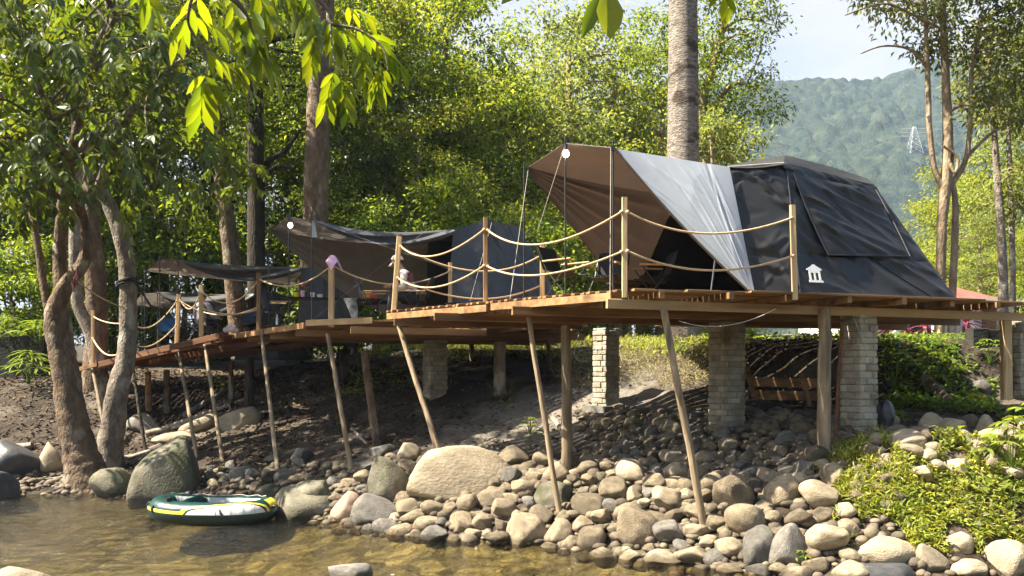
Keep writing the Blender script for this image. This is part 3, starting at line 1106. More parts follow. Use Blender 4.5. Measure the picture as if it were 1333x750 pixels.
def pier(label, px, top, bot, Y, w, d, ztop, rot=None, base=False, seed=0):
    """a square pier of pale concrete bricks laid in alternating courses"""
    rng = random.Random(seed)
    B_ = at(px, bot, Y)
    t = thing('brick_pier', label, 'pier', (B_.x, B_.y, B_.z))
    ang = math.atan2(E1.y, E1.x) if rot is None else rot
    rot_ = Matrix.Rotation(ang, 3, 'Z')
    z0, z1 = B_.z - .3, ztop
    core = MB().box((B_.x, B_.y, (z0 + z1) / 2), (w - .035, d - .035, z1 - z0), rot_)
    core.build('mortar_core', M['mortar'], t)
    m = MB()
    h = .098
    z = z0
    c = 0
    while z < z1 - .02:
        hh = min(h * rng.uniform(.85, 1.12), z1 - z)
        for s in (-1, 1):
            for ax in (0, 1):
                # long bricks on two faces, headers tucked on the other two, swapped every course
                if (c + ax) % 2 == 0:
                    L_, off = (w, d) if ax == 0 else (d, w)
                    cut = rng.choice((.38, .5, .62, 1.0))
                    segs = [(-L_ / 2, -L_ / 2 + L_ * cut)] + ([(-L_ / 2 + L_ * cut, L_ / 2)] if cut < 1 else [])
                    for a, b in segs:
                        jj = rng.uniform(-.016, .016)
                        cen = Vector(((a + b) / 2, s * (off / 2 - .045 + jj), 0)) if ax == 0 else Vector((s * (off / 2 - .045 + jj), (a + b) / 2, 0))
                        sz = (b - a - .010, .09, hh - .011) if ax == 0 else (.09, b - a - .010, hh - .011)
                        r2 = rot_ @ Matrix.Rotation(rng.uniform(-.05, .05), 3, 'Z') @ Matrix.Rotation(rng.uniform(-.02, .02), 3, 'X')
                        m.box(rot_ @ cen + Vector((B_.x, B_.y, z + hh / 2)), sz, r2)
                else:
                    L_, off = (w - .185, d) if ax == 0 else (d - .185, w)
                    jj = rng.uniform(-.016, .016)
                    cen = Vector((0, s * (off / 2 - .045 + jj), 0)) if ax == 0 else Vector((s * (off / 2 - .045 + jj), 0, 0))
                    sz = (L_, .088, hh - .011) if ax == 0 else (.088, L_, hh - .011)
                    m.box(rot_ @ cen + Vector((B_.x, B_.y, z + hh / 2)), sz, rot_ @ Matrix.Rotation(rng.uniform(-.03, .03), 3, 'Z'))
        z += hh
        c += 1
    br = m.build('brickwork', M['brick'], t)
    bv = br.modifiers.new('edge_wear', 'BEVEL')
    bv.width = .012
    bv.segments = 2
    bv.limit_method = 'NONE'
    if base:
        MB().box((B_.x, B_.y, B_.z - .02), (w + .28, d + .24, .12), rot_).build('footing', M['wall_block'], t)
    return t


pier('sunlit brick pier standing on the dry grassy slope', 789, 432, 531, 16.4, .36, .36, Z1 - .24, rot=R(38), base=True, seed=1)
pier('shaded brick pier rising from the shaded stone bed', 946, 425, 558, 14.5, .44, .42, Z1 - .24, rot=R(24), seed=2)
pier('tall brick pier beside the black plastic bag', 1118, 410, 578, 12.95, .37, .37, Z1 - .235, rot=R(28), seed=3)
pier('shaded brick pier far behind the big pale boulder', 566, 450, 528, 18.8, .40, .40, Z2 - .25, rot=R(30), seed=4)
pier('stone pier at the right edge beside the square timber post', 1329, 414, 492, 14.3, .42, .42, Z1 - .24, rot=R(15), seed=5)


# ------------------------------------------------------------------ tents
def quad_fn(c00, c10, c11, c01, wr=None, sag=0.0, bow=0.0, gz=0.0):
    """bilinear sheet with wrinkles: wr(u, v) -> displacement along its normal"""
    c00, c10, c11, c01 = [Vector(c) for c in (c00, c10, c11, c01)]
    nn = ((c10 - c00) + (c11 - c01)).cross((c01 - c00) + (c11 - c10)).normalized()

    def fn(u, v):
        p = c00 * (1 - u) * (1 - v) + c10 * u * (1 - v) + c11 * u * v + c01 * (1 - u) * v
        if wr:
            p = p + nn * wr(u, v)
        if sag:
            p = p + nn * (sag * 16 * u * (1 - u) * v * (1 - v))
        if gz:
            p = p + Vector((0, 0, -gz * 4 * u * (1 - u)))
        return p
    return fn


def edge_fade(u, v, k=.06):
    return min(1, u / k, (1 - u) / k, v / k, (1 - v) / k) if 0 <= u <= 1 and 0 <= v <= 1 else 0


def folds(dirs, seed=0, warp=.5):
    """long soft creases: each (kx, ky, amplitude, sharpness) in sheet coordinates"""
    def f(u, v):
        s = 0
        for i, (kx, ky, a, sh) in enumerate(dirs):
            w = n1(u * 2.1 + seed, v * 2.1, i * 3.1, seed) * warp * 6
            x = math.sin(kx * u + ky * v + w + i * 1.3 + seed)
            g = .55 + .8 * n1(u * 1.7, v * 1.7 + seed, i * 7.7, seed + 2)
            s += a * max(0, g) * (1 - abs(x)) ** sh
        return s
    return f


def fan(pu, pv, k, amp, seed=0, r0=.0, sh=1.6):
    """creases radiating from the point (pu, pv)"""
    def f(u, v):
        du, dv = u - pu, v - pv
        a = math.atan2(dv, du)
        r = math.hypot(du, dv)
        w = n1(a * 3 + seed, r * 1.5, seed, seed) * 2.2
        return amp * (1 - abs(math.sin(a * k + w))) ** sh * min(1, max(0, r - r0) * 3) * (.4 + .6 * abs(n1(a * 2, seed, 1.5, 4)) * 2)
    return f


def creases(n, ang, spread, amp, width, length, seed):
    """long straight tension creases: n ridges lying about the angle ang (degrees) in sheet coordinates"""
    rg = random.Random(seed)
    ls = []
    for k in range(n):
        a = R(ang + rg.uniform(-spread, spread))
        ls.append((rg.uniform(-.05, 1.05), rg.uniform(-.05, 1.05), math.cos(a), math.sin(a), rg.uniform(.5, 1.0) * length * .5, amp * rg.uniform(.35, 1.0) * rg.choice((1, 1, -.7)), width * rg.uniform(.6, 1.5), rg.uniform(-.12, .12)))

    def f(u, v):
        s = 0
        for cu, cv, dx, dy, hl, a, w, bend in ls:
            t = ((u - cu) * dx + (v - cv) * dy) / hl
            if -1 < t < 1:
                d = (-(u - cu) * dy + (v - cv) * dx - bend * t * t * hl) / (w * (1 - .55 * abs(t)))
                if -3 < d < 3:
                    s += a * math.exp(-d * d) * (1 - t * t)
        return s
    return f


def add_fn(*fs):
    return lambda u, v: sum(f(u, v) for f in fs)


def faded(f, k=.06):
    return lambda u, v: f(u, v) * edge_fade(u, v, k)


def tent_poles(t, pts, zfloor, r=.013):
    for p in pts:
        MB().tube([(p.x, p.y, zfloor), (p.x, p.y, p.z + .10)], r, 8).build('pole', M['metal_black'], t)


def cord(t, a, b, r=.004, mat='rope_white', name='guy_line'):
    MB().tube([a, b], r, 5).build(name, M[mat], t)


# ---- the large tent
zf = Z1 + .004
A1, B1p, C1 = at(688, 218, 14.0), at(736, 187, 12.8), at(798, 193, 11.95)
K1, K2, K3 = Vector((3.27, 11.95, zf)), Vector((3.90, 12.02, zf)), Vector((6.45, 12.88, zf))
K4, K5 = Vector((5.2, 16.1, zf)), Vector((2.0, 15.2, zf))
T1, T2, T3 = at(948, 219, 12.45), at(1023, 212, 12.55), at(1138, 241, 13.7)
T4, T5 = Vector((4.6, 15.3, 5.42)), Vector((2.75, 14.7, 5.40))
tent1 = thing('canvas_tent', 'biggest black canvas tent with a silver flap and raised brown awning', 'tent', (4.2, 14.0, Z1))
w1 = MB()
w1.grid(quad_fn(K1, K2, T2, T1, faded(add_fn(creases(26, -14, 16, .045, .022, 1.1, 2), creases(10, 14, 12, .03, .02, .8, 3)))), 26, 60)
f2 = add_fn(creases(26, -38, 14, .055, .034, 1.6, 5), creases(14, -58, 14, .032, .028, 1.0, 6), creases(8, -12, 12, .028, .028, 1.0, 7), folds([(5, 7, .04, 3)], 5, .2))


def f2m(u, v):
    m_ = 1 - .85 * math.exp(-((u - .10) / .09) ** 2 - ((v - .10) / .12) ** 2)    # drawn flat round the printed emblem
    crease = -.02 * math.exp(-((v - .31) / .012) ** 2)
    return (f2(u, v) * m_ + crease) * edge_fade(u, v, .05) - .10 * 16 * u * (1 - u) * v * (1 - v) * .25


w1.grid(quad_fn(K2, K3, T3, T2, f2m), 96, 80)
w1.grid(quad_fn(K3, K4, T4, T3, faded(folds([(5, 8, .03, 3)], 8))), 30, 30)
w1.grid(quad_fn(K4, K5, T5, T4, faded(folds([(5, 8, .03, 3)], 9))), 30, 30)
w1.build('tent_wall', M['tent_black'], tent1, True)
# roof: a low peaked dome whose hem hangs a little over the walls
PK = at(1022, 202, 12.85)
RC = Vector((4.35, 14.4, 5.62))
hem = [at(946, 217.5, 12.42), at(1020, 214, 12.46), at(1060, 231, 12.75), at(1138, 240, 13.6)]
RR = at(1131, 233, 14.0)
RL = at(949, 215, 12.7)
rf = MB()
sm = folds([(6, 6, .012, 2), (11, 3, .01, 2)], 12)
rf.grid(quad_fn(hem[0], hem[1], PK, RL, lambda u, v: sm(u, v) * edge_fade(u, v) - .03 * math.sin(math.pi * u) * (1 - v)), 24, 10)
rf.grid(quad_fn(hem[1], hem[3], RR, PK, lambda u, v: sm(u, v) * edge_fade(u, v) - .05 * math.sin(math.pi * u) * (1 - v) + .02 * math.sin(math.pi * u) * v), 34, 12)
rf.grid(quad_fn(RL, PK, RC, T5 + Vector((0, 0, .02)), None), 10, 10)
rf.grid(quad_fn(PK, RR, T4 + Vector((0, 0, .03)), RC), 12, 10)
rf.raw([T4 + Vector((0, 0, .03)), T5 + Vector((0, 0, .02)), RC], [(0, 1, 2)])
rf.grid(quad_fn(hem[1] + Vector((0, 0, -.05)), hem[3] + Vector((0, 0, -.05)), hem[3], hem[1], lambda u, v: .02 * math.sin(u * 21) * (1 - v) - .05 * math.sin(math.pi * u)), 40, 3)
rf.build('roof', M['tent_roof'], tent1, True)
# the window flap, laced a little proud of the front wall
WF = quad_fn(K2, K3, T3, T2, None)
nf = ((K3 - K2).cross(T2 - K2)).normalized()
wff = add_fn(creases(24, -40, 12, .050, .036, 1.7, 15), creases(10, -60, 12, .028, .03, 1.1, 16), folds([(4, 5, .035, 3)], 15, .2))


def flap_fn(u, v):
    uu = (.045 + .17 * (1 - v)) * (1 - u) + (.93 - .09 * (1 - v)) * u
    vv = (.29 + .62 * v) * (1 - u) + (.33 + .60 * v) * u
    return WF(uu, vv) + nf * (.035 + wff(u, v) * edge_fade(u, v, .07) + .05 * math.sin(math.pi * u) * (1 - v) * v * 2)


wp = MB()
wp.grid(flap_fn, 64, 54, .006)
wfl = wp.build('window_flap', M['tent_black'], tent1, True)
hem_m = MB()
hem_m.tube([flap_fn(u, 0) + nf * .012 for u in np.linspace(0, 1, 30)], .012, 6)
hem_m.tube([flap_fn(0, v) + nf * .012 for v in np.linspace(0, 1, 30)], .010, 6)
hem_m.tube([flap_fn(1, v) + nf * .012 for v in np.linspace(0, 1, 30)], .010, 6)
hem_m.build('hem', M['tent_black'], wfl, True)
# seams
sb = MB()
FW = quad_fn(K2, K3, T3, T2, f2m)
sb.tube([FW(0.001, v) + nf * .006 for v in np.linspace(0, 1, 24)], .011, 6)
sb.build('seam', M['tent_black'], tent1, True)
sb = MB()
sb.tube([FW(.56 + .28 * (1 - s), .30 * s) + nf * .008 for s in np.linspace(0, 1, 16)], .007, 6)
sb.build('seam', M['tent_black'], tent1, True)
# printed emblem: a small hut with a pointed roof, door and window openings
em = MB()
ex = (K3 - K2).normalized()
ey = nf.cross(ex).normalized()
if ey.z < 0:
    ey = -ey
e0 = WF(.055, .075) + nf * .03


def E(x, y, z=0):
    return e0 + ex * x * .245 + ey * y * .27 + nf * z


def eplate(pts):
    n = len(pts)
    em.raw([E(x, y, .004) for x, y in pts] + [E(x, y, -.0) for x, y in pts],
           [tuple(range(n)), tuple(range(2 * n - 1, n - 1, -1))] + [(i, n + i, n + (i + 1) % n, (i + 1) % n) for i in range(n)])


eplate([(-.02, .66), (1.0, .66), (1.0, .72), (.62, .92), (.58, .97), (.42, .97), (.38, .92), (-.02, .72)])
for x0, x1 in ((.10, .24), (.42, .54), (.73, .87)):
    eplate([(x0, .13), (x1, .13), (x1, .655), (x0, .655)])
eplate([(.245, .52), (.415, .52), (.415, .655), (.245, .655)])
eplate([(.545, .52), (.725, .52), (.725, .655), (.545, .655)])
eplate([(.04, 0), (.80, 0), (.80, .125), (.04, .125)])
eplate([(.84, 0), (.98, 0), (.98, .10), (.84, .125)])
em.build('emblem', M['white'], tent1)
# awning roof, far brown sheet and near silver flap
aw = MB()
aw.grid(quad_fn(C1, T1 + Vector((0, 0, .01)), Vector((2.95, 14.4, 5.52)), B1p, faded(folds([(5, 5, .025, 3)], 3)), gz=.05), 30, 20)
aw.grid(quad_fn(B1p, Vector((2.95, 14.4, 5.52)), T5, A1, faded(folds([(5, 5, .02, 3)], 4)), gz=.05), 30, 20)
aw.build('awning_roof', M['tent_brown'], tent1, True)
fb = MB()
A1b = A1 + Vector((0, 0, -.07))
fbw = add_fn(fan(0, 1, 11, .075, 4, .03, 2.2), fan(0, 1, 23, .03, 7, .05, 1.5))


def far_fn(u, v):
    # one corner at the awning tip, spreading to the back corner of the body; v = 1 along the roof edge
    e_top = A1.lerp(T5, u) + Vector((0, 0, -.05 * math.sin(math.pi * u)))
    e_bot = A1b.lerp(K5, u) + Vector((.10 * math.sin(math.pi * u), -.12 * math.sin(math.pi * u), -.06 * math.sin(math.pi * u)))
    p = e_bot.lerp(e_top, v)
    a = v * 11 + 2.2 * n1(v * 3, 0, 3.3, 6)
    d = (1 - abs(math.sin(a))) ** 1.5 * .15 * (.35 + .9 * abs(n1(v * 5, 2.2, 0, 8))) + .03 * math.sin(v * 37) * (.5 + n1(v * 9, 1, 1, 2))
    k = min(1, u * 3) * min(1, (1 - u) * 4 + .25) * min(1, v * 12, (1 - v) * 12)
    return p + Vector((-.85, -.5, .1)) * d * k


fb.grid(far_fn, 50, 90)
fb.build('awning_side_lining', M['tent_brown'], tent1, True)
fe = MB()
fe.tube([far_fn(u, 0) for u in np.linspace(0, 1, 30)], .012, 6)
fe.tube([A1, B1p, C1], .010, 6)
fe.build('awning_hem', M['tent_brown'], tent1, True)
sf = MB()
sfw = add_fn(creases(22, 4, 14, .014, .018, .9, 22), creases(16, 38, 18, .010, .014, .6, 23), folds([(5, 4, .012, 2)], 22, .2))


def silver_fn(u, v):
    # u runs down from the roof edge to the lower corner, v from the free edge to the tent seam
    top = (C1 + Vector((.02, -.02, -.01))).lerp(T1 + Vector((-.0, -.07, 0)), v)
    bot = Vector((3.13, 11.83, zf + .03)).lerp(Vector((3.24, 11.86, zf + .02)), v)
    p = top.lerp(bot, u)
    b_ = math.sin(math.pi * u)
    p += Vector((-.02 * b_ * (1 - v), -.06 * b_ * v * (1 - v) * 4, -.05 * b_ * (1 - v)))
    seam_ = -.012 * math.exp(-((v - .80) / .02) ** 2)
    return p + Vector((-.3, -.95, .1)) * (sfw(u, v) * min(1, u * 9, (1 - u) * 6) * min(1, v * 9, (1 - v) * 9) + seam_)


sf.grid(silver_fn, 110, 80, .005)
sfl = sf.build('silver_flap', M['silver'], tent1, True)
MB().tube([silver_fn(u, 0) for u in np.linspace(0, 1, 30)], .016, 6).build('hem', M['tent_brown'], sfl, True)
tent_poles(tent1, [A1 + Vector((-.07, 0, -.02)), B1p, C1], Z1)
for p in (A1, B1p, C1):
    MB().box(p, (.06, .06, .06)).build('pole_cap', M['metal_black'], tent1)
cord(tent1, B1p, at(700, 300, 13.3))
cord(tent1, C1 + Vector((-.03, 0, 0)), at(794, 402, 11.5))
cord(tent1, A1, at(662, 404, 13.35))
cord(tent1, hem[0] + Vector((0, -.02, 0)), hem[1] + Vector((0, -.02, .02)), .006)
MB().tube([Vector((2.95, 13.2, zf)), Vector((3.2, 13.5, 5.0))], .018, 8).build('door_strut', M['metal_grey'], tent1)


# ---- a smaller tent of the same kind whose near side is rolled up
def side_tent(label, A, B_, C_, T, K, zfl, roof='tent_navy', lining='tent_taupe', wall='tent_navy', low=.35, drop_u=.9, seed=0, side=True):
    t = thing('canvas_tent', label, 'tent', (sum(k.x for k in K) / 5, sum(k.y for k in K) / 5, zfl))
    T1_, T2_, T3_, T4_, T5_ = T
    K1_, K2_, K3_, K4_, K5_ = K
    w = MB()
    w.grid(quad_fn(K1_, K2_, T2_, T1_, faded(folds([(4, 11, .03, 3), (7, 20, .02, 3)], seed + 2))), 16, 30)
    w.grid(quad_fn(K2_, K3_, T3_, T2_, faded(add_fn(creases(24, -50, 22, .05, .022, 1.0, seed), creases(10, -85, 14, .05, .025, 1.2, seed + 1)))), 60, 50)
    w.grid(quad_fn(K3_, K4_, T4_, T3_), 8, 8)
    w.grid(quad_fn(K4_, K5_, T5_, T4_), 8, 8)
    w.build('tent_wall', M[wall], t, True)
    top = (T2_ + T3_ + T4_ + T5_) * .25 + Vector((0, 0, .22))
    r = MB()
    r.grid(quad_fn(T1_, T2_, top, T5_, faded(sm)), 12, 12)
    r.grid(quad_fn(T2_, T3_, T4_, top, faded(sm)), 12, 12)
    r.raw([T4_, T5_, top], [(0, 1, 2)])
    r.build('roof', M[roof], t, True)
    a = MB()
    mid = (T1_ + T5_) * .5 + Vector((0, 0, .12))
    a.grid(quad_fn(C_, T1_, mid, B_, faded(folds([(5, 5, .03, 3)], seed)), gz=low * .45), 26, 14)
    a.grid(quad_fn(B_, mid, T5_, A, faded(folds([(5, 5, .02, 3)], seed + 1)), gz=low * .45), 26, 14)
    a.build('awning_roof', M[lining], t, True)

    def roll(u, v):
        # the near side folded back over the roof edge, hanging in a soft swag
        p = C_.lerp(T1_, u) + Vector((0, 0, -low * .45 * 4 * u * (1 - u)))
        hang = (.06 + drop_u * math.sin(math.pi * min(1, u * 1.0)) ** .8) * v
        wv = .035 * math.sin(v * 9 + u * 5 + seed) * math.sin(math.pi * u) + .03 * (1 - abs(math.sin(v * 5 + u * 3))) * math.sin(math.pi * u)
        return p + Vector((.10 * v * v, -.16 * v * (1.6 - v) - wv, -hang + .02))
    MB().grid(roll, 50, 22, .008).build('rolled_flap', M[roof], t, True)
    if side:
        def far2(u, v):
            e_top = A.lerp(T5_, u) + Vector((0, 0, -low * .4 * math.sin(math.pi * u)))
            e_bot = (A + Vector((0, 0, -.05))).lerp(K5_ + Vector((.35, -.6, .15)), u) + Vector((.05, -.1, -.42)) * math.sin(math.pi * u)
            p = e_bot.lerp(e_top, v)
            d = (1 - abs(math.sin(v * 12 + u * 2.0 + n1(v * 3, u, 3.3, 6) * 2))) ** 2 * .06 * (.3 + abs(n1(v * 5, 2.2 + u, 0, 8)))
            d += (1 - abs(math.sin(v * 7 - u * 9))) ** 3 * .05 * u
            return p + Vector((-.3, -.9, .1)) * d * min(1, u * 3) * min(1, v * 9, (1 - v) * 9)
        MB().grid(far2, 44, 60).build('awning_side_lining', M[lining], t, True)
    tent_poles(t, [A + Vector((-.05, 0, 0)), B_, C_], zfl)
    for p in (A, B_, C_):
        MB().box(p, (.07, .07, .07)).build('pole_cap', M['metal_black'], t)
    return t


zf2 = Z2 + .004
A2, B2p, C2 = at(353, 299, 19.5), at(376, 282, 18.4), at(406, 287, 17.5)
T2s = [at(590, 300, 17.6), at(632, 286, 17.9), at(676, 295, 18.8), Vector((.2, 20.9, 5.45)), Vector((-1.9, 20.2, 5.5))]
K2s = [Vector((-1.30, 17.3, zf2)), Vector((-.62, 17.35, zf2)), Vector((1.30, 18.5, zf2)), Vector((.1, 21.6, zf2)), Vector((-2.3, 20.5, zf2))]
tent2 = side_tent('second dark navy tent behind the seated person, its brown lining hanging open', A2, B2p, C2, T2s, K2s, Z2, low=.35, drop_u=.22, seed=3)
MB().grid(lambda u, v: C2 + Vector((.03 + .16 * u * v - .1 * v * u, -.03, -.34 * v)) + Vector((.05 * (u - .5), 0, 0)), 6, 8, .006).build('tied_corner', M['silver'], tent2, True)
cord(tent2, C2, at(590, 352, 17.0), .002)
cord(tent2, at(640, 290, 17.6), at(612, 392, 15.9), .0025)
cord(tent2, at(560, 296, 17.4), at(405, 418, 16.6), .0016)

zf3 = 3.30
A3, B3, C3 = at(191, 353, 24.2), at(208, 337, 23.4), at(232, 339, 22.4)
T3s = [at(392, 349, 23.0), at(420, 345, 23.3), at(450, 352, 24.2), Vector((-4.4, 26.4, 5.1)), Vector((-6.0, 26.2, 5.1))]
K3s = [Vector((-5.55, 23.0, zf3)), Vector((-5.0, 23.1, zf3)), Vector((-4.2, 24.3, zf3)), Vector((-4.6, 26.8, zf3)), Vector((-6.6, 26.0, zf3))]
tent3 = side_tent('third tent with a low dark awning over the blue chair', A3, B3, C3, T3s, K3s, 3.2, roof='tent_black', low=.12, drop_u=.34, seed=9, side=False)
zf4 = 2.95
A4, B4, C4 = at(172, 398, 28.0), at(185, 382, 27.4), at(205, 381, 26.6)
T4s = [at(330, 383, 27.0), at(355, 380, 27.3), at(380, 388, 28), Vector((-7.0, 30.2, 4.7)), Vector((-9.0, 30.0, 4.7))]
K4s = [Vector((-7.8, 27.2, zf4)), Vector((-7.2, 27.3, zf4)), Vector((-6.4, 28.2, zf4)), Vector((-7.0, 30.6, zf4)), Vector((-9.4, 30.0, zf4))]
tent4 = side_tent('farthest low tent glimpsed behind the third awning', A4, B4, C4, T4s, K4s, 2.95, roof='tent_roof', low=.1, drop_u=.55, seed=14, side=False)


# lit bulbs hanging at the awning points
def bulb(label, p):
    t = thing('light_bulb', label, 'light bulb', p)
    MB().ball(p + Vector((0, 0, -.10)), (.048, .048, .055), 14, 10).build('glass_bulb', M['bulb'], t, True)
    MB().tube([p + Vector((0, 0, .04)), p + Vector((0, 0, -.05))], .022, 10).build('socket', M['metal_black'], t, True)


bulb('lit round bulb hanging from the big tent awning', at(736.5, 191, 12.72))
bulb('lit round bulb hanging from the second tent awning', at(378, 287, 18.3))

# ------------------------------------------------------------------ camp furniture
def make_chair(label, loc, rz, cloth='cloth_black', arm='wood_new', seat_h=.42, group='folding camp chairs'):
    """folding camp chair: crossed tube legs, cloth seat and back, wooden armrests; faces +Y of its own frame"""
    t = thing('camp_chair', label, 'camp chair', (0, 0, 0), group)
    w, d, bh = .54, .46, .84
    for s in (-1, 1):
        x = s * w / 2
        MB().tube([(x, -d / 2, 0), (x, d / 2 - .02, seat_h + .17)], .011, 7).build('leg', M['metal_black'], t)
        MB().tube([(x * .96, d / 2, 0), (x * .96, -d / 2 + .04, seat_h + .05), (x * .96, -d / 2 - .12, bh)], .011, 7).build('leg', M['metal_black'], t)
        MB().bar((x, -d / 2 - .02, seat_h + .19), (x, d / 2 + .02, seat_h + .20), .05, .028, chamfer=.01).build('armrest', M[arm], t)
    MB().tube([(-w / 2, d / 2 - .03, .1), (w / 2, d / 2 - .03, .1)], .009, 6).build('stretcher', M['metal_black'], t)
    MB().tube([(-w / 2, -d / 2 + .03, .1), (w / 2, -d / 2 + .03, .1)], .009, 6).build('stretcher', M['metal_black'], t)
    MB().grid(lambda u, v: Vector(((u - .5) * w, -d / 2 + v * d, seat_h - .05 * math.sin(math.pi * u) + .03 * v)), 10, 8, .008).build('seat', M[cloth], t, True)
    MB().grid(lambda u, v: Vector(((u - .5) * w, -d / 2 - .02 - .13 * v - .04 * math.sin(math.pi * u), seat_h + .07 + v * (bh - seat_h - .05))), 10, 8, .008).build('backrest', M[cloth], t, True)
    t.location = loc
    t.rotation_euler = (0, 0, rz)
    return t


def flo(px, Y, z):
    p = at(px, 400, Y)
    return (p.x, p.y, z)


make_chair('black camp chair nearest the pole, showing its pale armrest', flo(737, 13.5, Z1), R(-125))
make_chair('black camp chair half hidden by the front corner post', flo(788, 13.9, Z1), R(150))
make_chair('black camp chair deep in the shade under the awning', flo(848, 14.1, Z1), R(95))
make_chair('camp chair with pale armrest carrying the person in the white cap', (-1.89, 17.0, Z2), R(90), seat_h=.40)
make_chair('dark navy camp chair facing the person in the white cap', flo(489, 17.3, Z2), R(-78), 'cloth_navy')
make_chair('navy camp chair left of the small table', flo(362, 19.6, Z2), R(-60), 'cloth_navy')
make_chair('blue camp chair holding the person in a grey sleeve', flo(262, 22.3, 3.22), R(160), 'cloth_navy', 'metal_black')
make_chair('bright blue camp chair beside the leaning post of the low deck', flo(219, 23.3, 3.1), R(200), 'cloth_blue', 'metal_black')
make_chair('navy camp chair beside the white bundle on the low deck', flo(322, 22.6, 3.3), R(170), 'cloth_navy', 'metal_black')


def table(label, loc, rz, w, d, h, top='cloth_black'):
    t = thing('camp_table', label, 'table', (0, 0, 0))
    MB().box((0, 0, h - .012), (w, d, .025)).build('table_top', M[top], t)
    for x in (-1, 1):
        for s in (-1, 1):
            MB().tube([(x * w * .46, s * d * .45, 0), (x * w * .30, -s * d * .40, h - .025)], .012, 7).build('leg', M['metal_black'], t)
    t.location = loc
    t.rotation_euler = (0, 0, rz)
    return t


TBL = at(405, 400, 18.6)
table('long black table carrying cups and a flower vase', (TBL.x, TBL.y, Z2), R(12), 1.25, .5, .62)
TB2 = at(478, 400, 18.7)
table('small black table carrying snack packets', (TB2.x, TB2.y, Z2), R(8), .62, .45, .60)
TB3 = at(830, 400, 14.9)
table('low dark table in the shade between the big tent chairs', (TB3.x, TB3.y, Z1), R(20), .9, .5, .45)


def cup(label, px, Y, z, mat, r=.05, h=.10):
    p = at(px, 400, Y)
    m = MB()
    n = 14
    prof = [(r * .78, 0), (r * .9, h * .5), (r, h), (r * .9, h), (r * .72, .01)]
    vs, fs = [], []
    for q, (rr, zz) in enumerate(prof):
        for k in range(n):
            a = 2 * math.pi * k / n
            vs.append((p.x + rr * math.cos(a), p.y + rr * math.sin(a), z + zz))
    for q in range(len(prof) - 1):
        for k in range(n):
            fs.append((q * n + k, q * n + (k + 1) % n, (q + 1) * n + (k + 1) % n, (q + 1) * n + k))
    fs.append(tuple(range(n - 1, -1, -1)))
    fs.append(tuple((len(prof) - 1) * n + k for k in range(n)))
    m.raw(vs, fs)
    return tag(m.build('cup', M[mat], None, True), label, 'cup')


zt = Z2 + .62 + .001
cup('yellow cup at the left end of the long table', 386, 18.4, zt, 'plastic_yellow', .065, .10)
cup('pale pink cup beside the flower vase', 394, 18.3, zt, 'cloth_pink', .05, .13)
cup('white cup right of the flower vase', 407, 18.4, zt, 'white', .05, .10)
cup('squat white bowl at the right end of the cups', 416.5, 18.5, zt, 'white', .065, .07)
vz = at(397.5, 400, 18.75)
vs_ = thing('flower_vase', 'small vase of pink flowers standing among the cups', 'vase', (vz.x, vz.y, zt))
MB().tube([(vz.x, vz.y, zt), (vz.x, vz.y, zt + .06), (vz.x, vz.y, zt + .13)], [.03, .045, .025], 12).build('vase', M['glass_dark'], vs_, True)
fm, sm_ = MB(), MB()
for k in range(7):
    a = k * 2.4
    tip = Vector((vz.x + .06 * math.cos(a), vz.y + .06 * math.sin(a), zt + .24 + .04 * (k % 3)))
    sm_.tube([(vz.x, vz.y, zt + .12), tip], .004, 5)
    fm.ball(tip, (.03, .03, .02), 8, 5)
sm_.build('stem', M['leaf_mid'], vs_)
fm.build('flower', M['leaf_pink'], vs_, True)


def packet(label, px, Y, z, size, rz, mat):
    p = at(px, 400, Y)
    rr = Matrix.Rotation(rz, 3, 'Z')
    w, h, d = size

    def f(u, v, s):
        puff = d * (math.sin(math.pi * u) * math.sin(math.pi * v)) ** .5
        return Vector((p.x, p.y, z)) + rr @ Vector(((u - .5) * w, s * puff * .5, v * h))
    m = MB()
    m.grid(lambda u, v: f(u, v, 1), 8, 8)
    m.grid(lambda u, v: f(1 - u, v, -1), 8, 8)
    return tag(m.build('snack_packet', M[mat], None, True), label, 'packet')


zt2 = Z2 + .60 + .001
packet('yellow snack packet standing on the small table', 477, 18.6, zt2, (.22, .16, .10), .3, 'plastic_yellow')
packet('red snack packet on the small table near the navy chair', 486, 18.5, zt2, (.16, .12, .10), -.2, 'plastic_red')
packet('orange snack packet on the small table, in front', 479, 18.5, zt2, (.14, .08, .08), .1, 'plastic_orange')
# the striped shopping bag hanging by the table
bg = at(463, 405, 17.6)


def bag_fn(u, v):
    a = 2 * math.pi * u
    rr = (.06 + .07 * v ** 1.5) * (1 + .15 * math.sin(a * 3 + v * 4))
    return Vector((bg.x - .10 * v + rr * math.cos(a), bg.y + rr * .6 * math.sin(a), Z2 + .01 + .52 * v))


tag(MB().grid(bag_fn, 20, 14).build('shopping_bag', M['stripe_bag'], None, True), 'black and white bag standing in front of the small table', 'bag')
btl = at(361, 418, 17.6)
bt = thing('water_bottle', 'small clear grey bottle at the edge of the middle deck', 'bottle', (btl.x, btl.y, Z2))
MB().tube([(btl.x, btl.y, Z2), (btl.x, btl.y, Z2 + .13), (btl.x, btl.y, Z2 + .16), (btl.x, btl.y, Z2 + .2)], [.03, .03, .013, .012], 12).build('bottle_body', M['metal_grey'], bt, True)
MB().tube([(btl.x, btl.y, Z2 + .2), (btl.x, btl.y, Z2 + .225)], .015, 10).build('cap', M['metal_black'], bt, True)

# the pink cloth thrown over a post
pk = at(432.5, 335, 16.42)


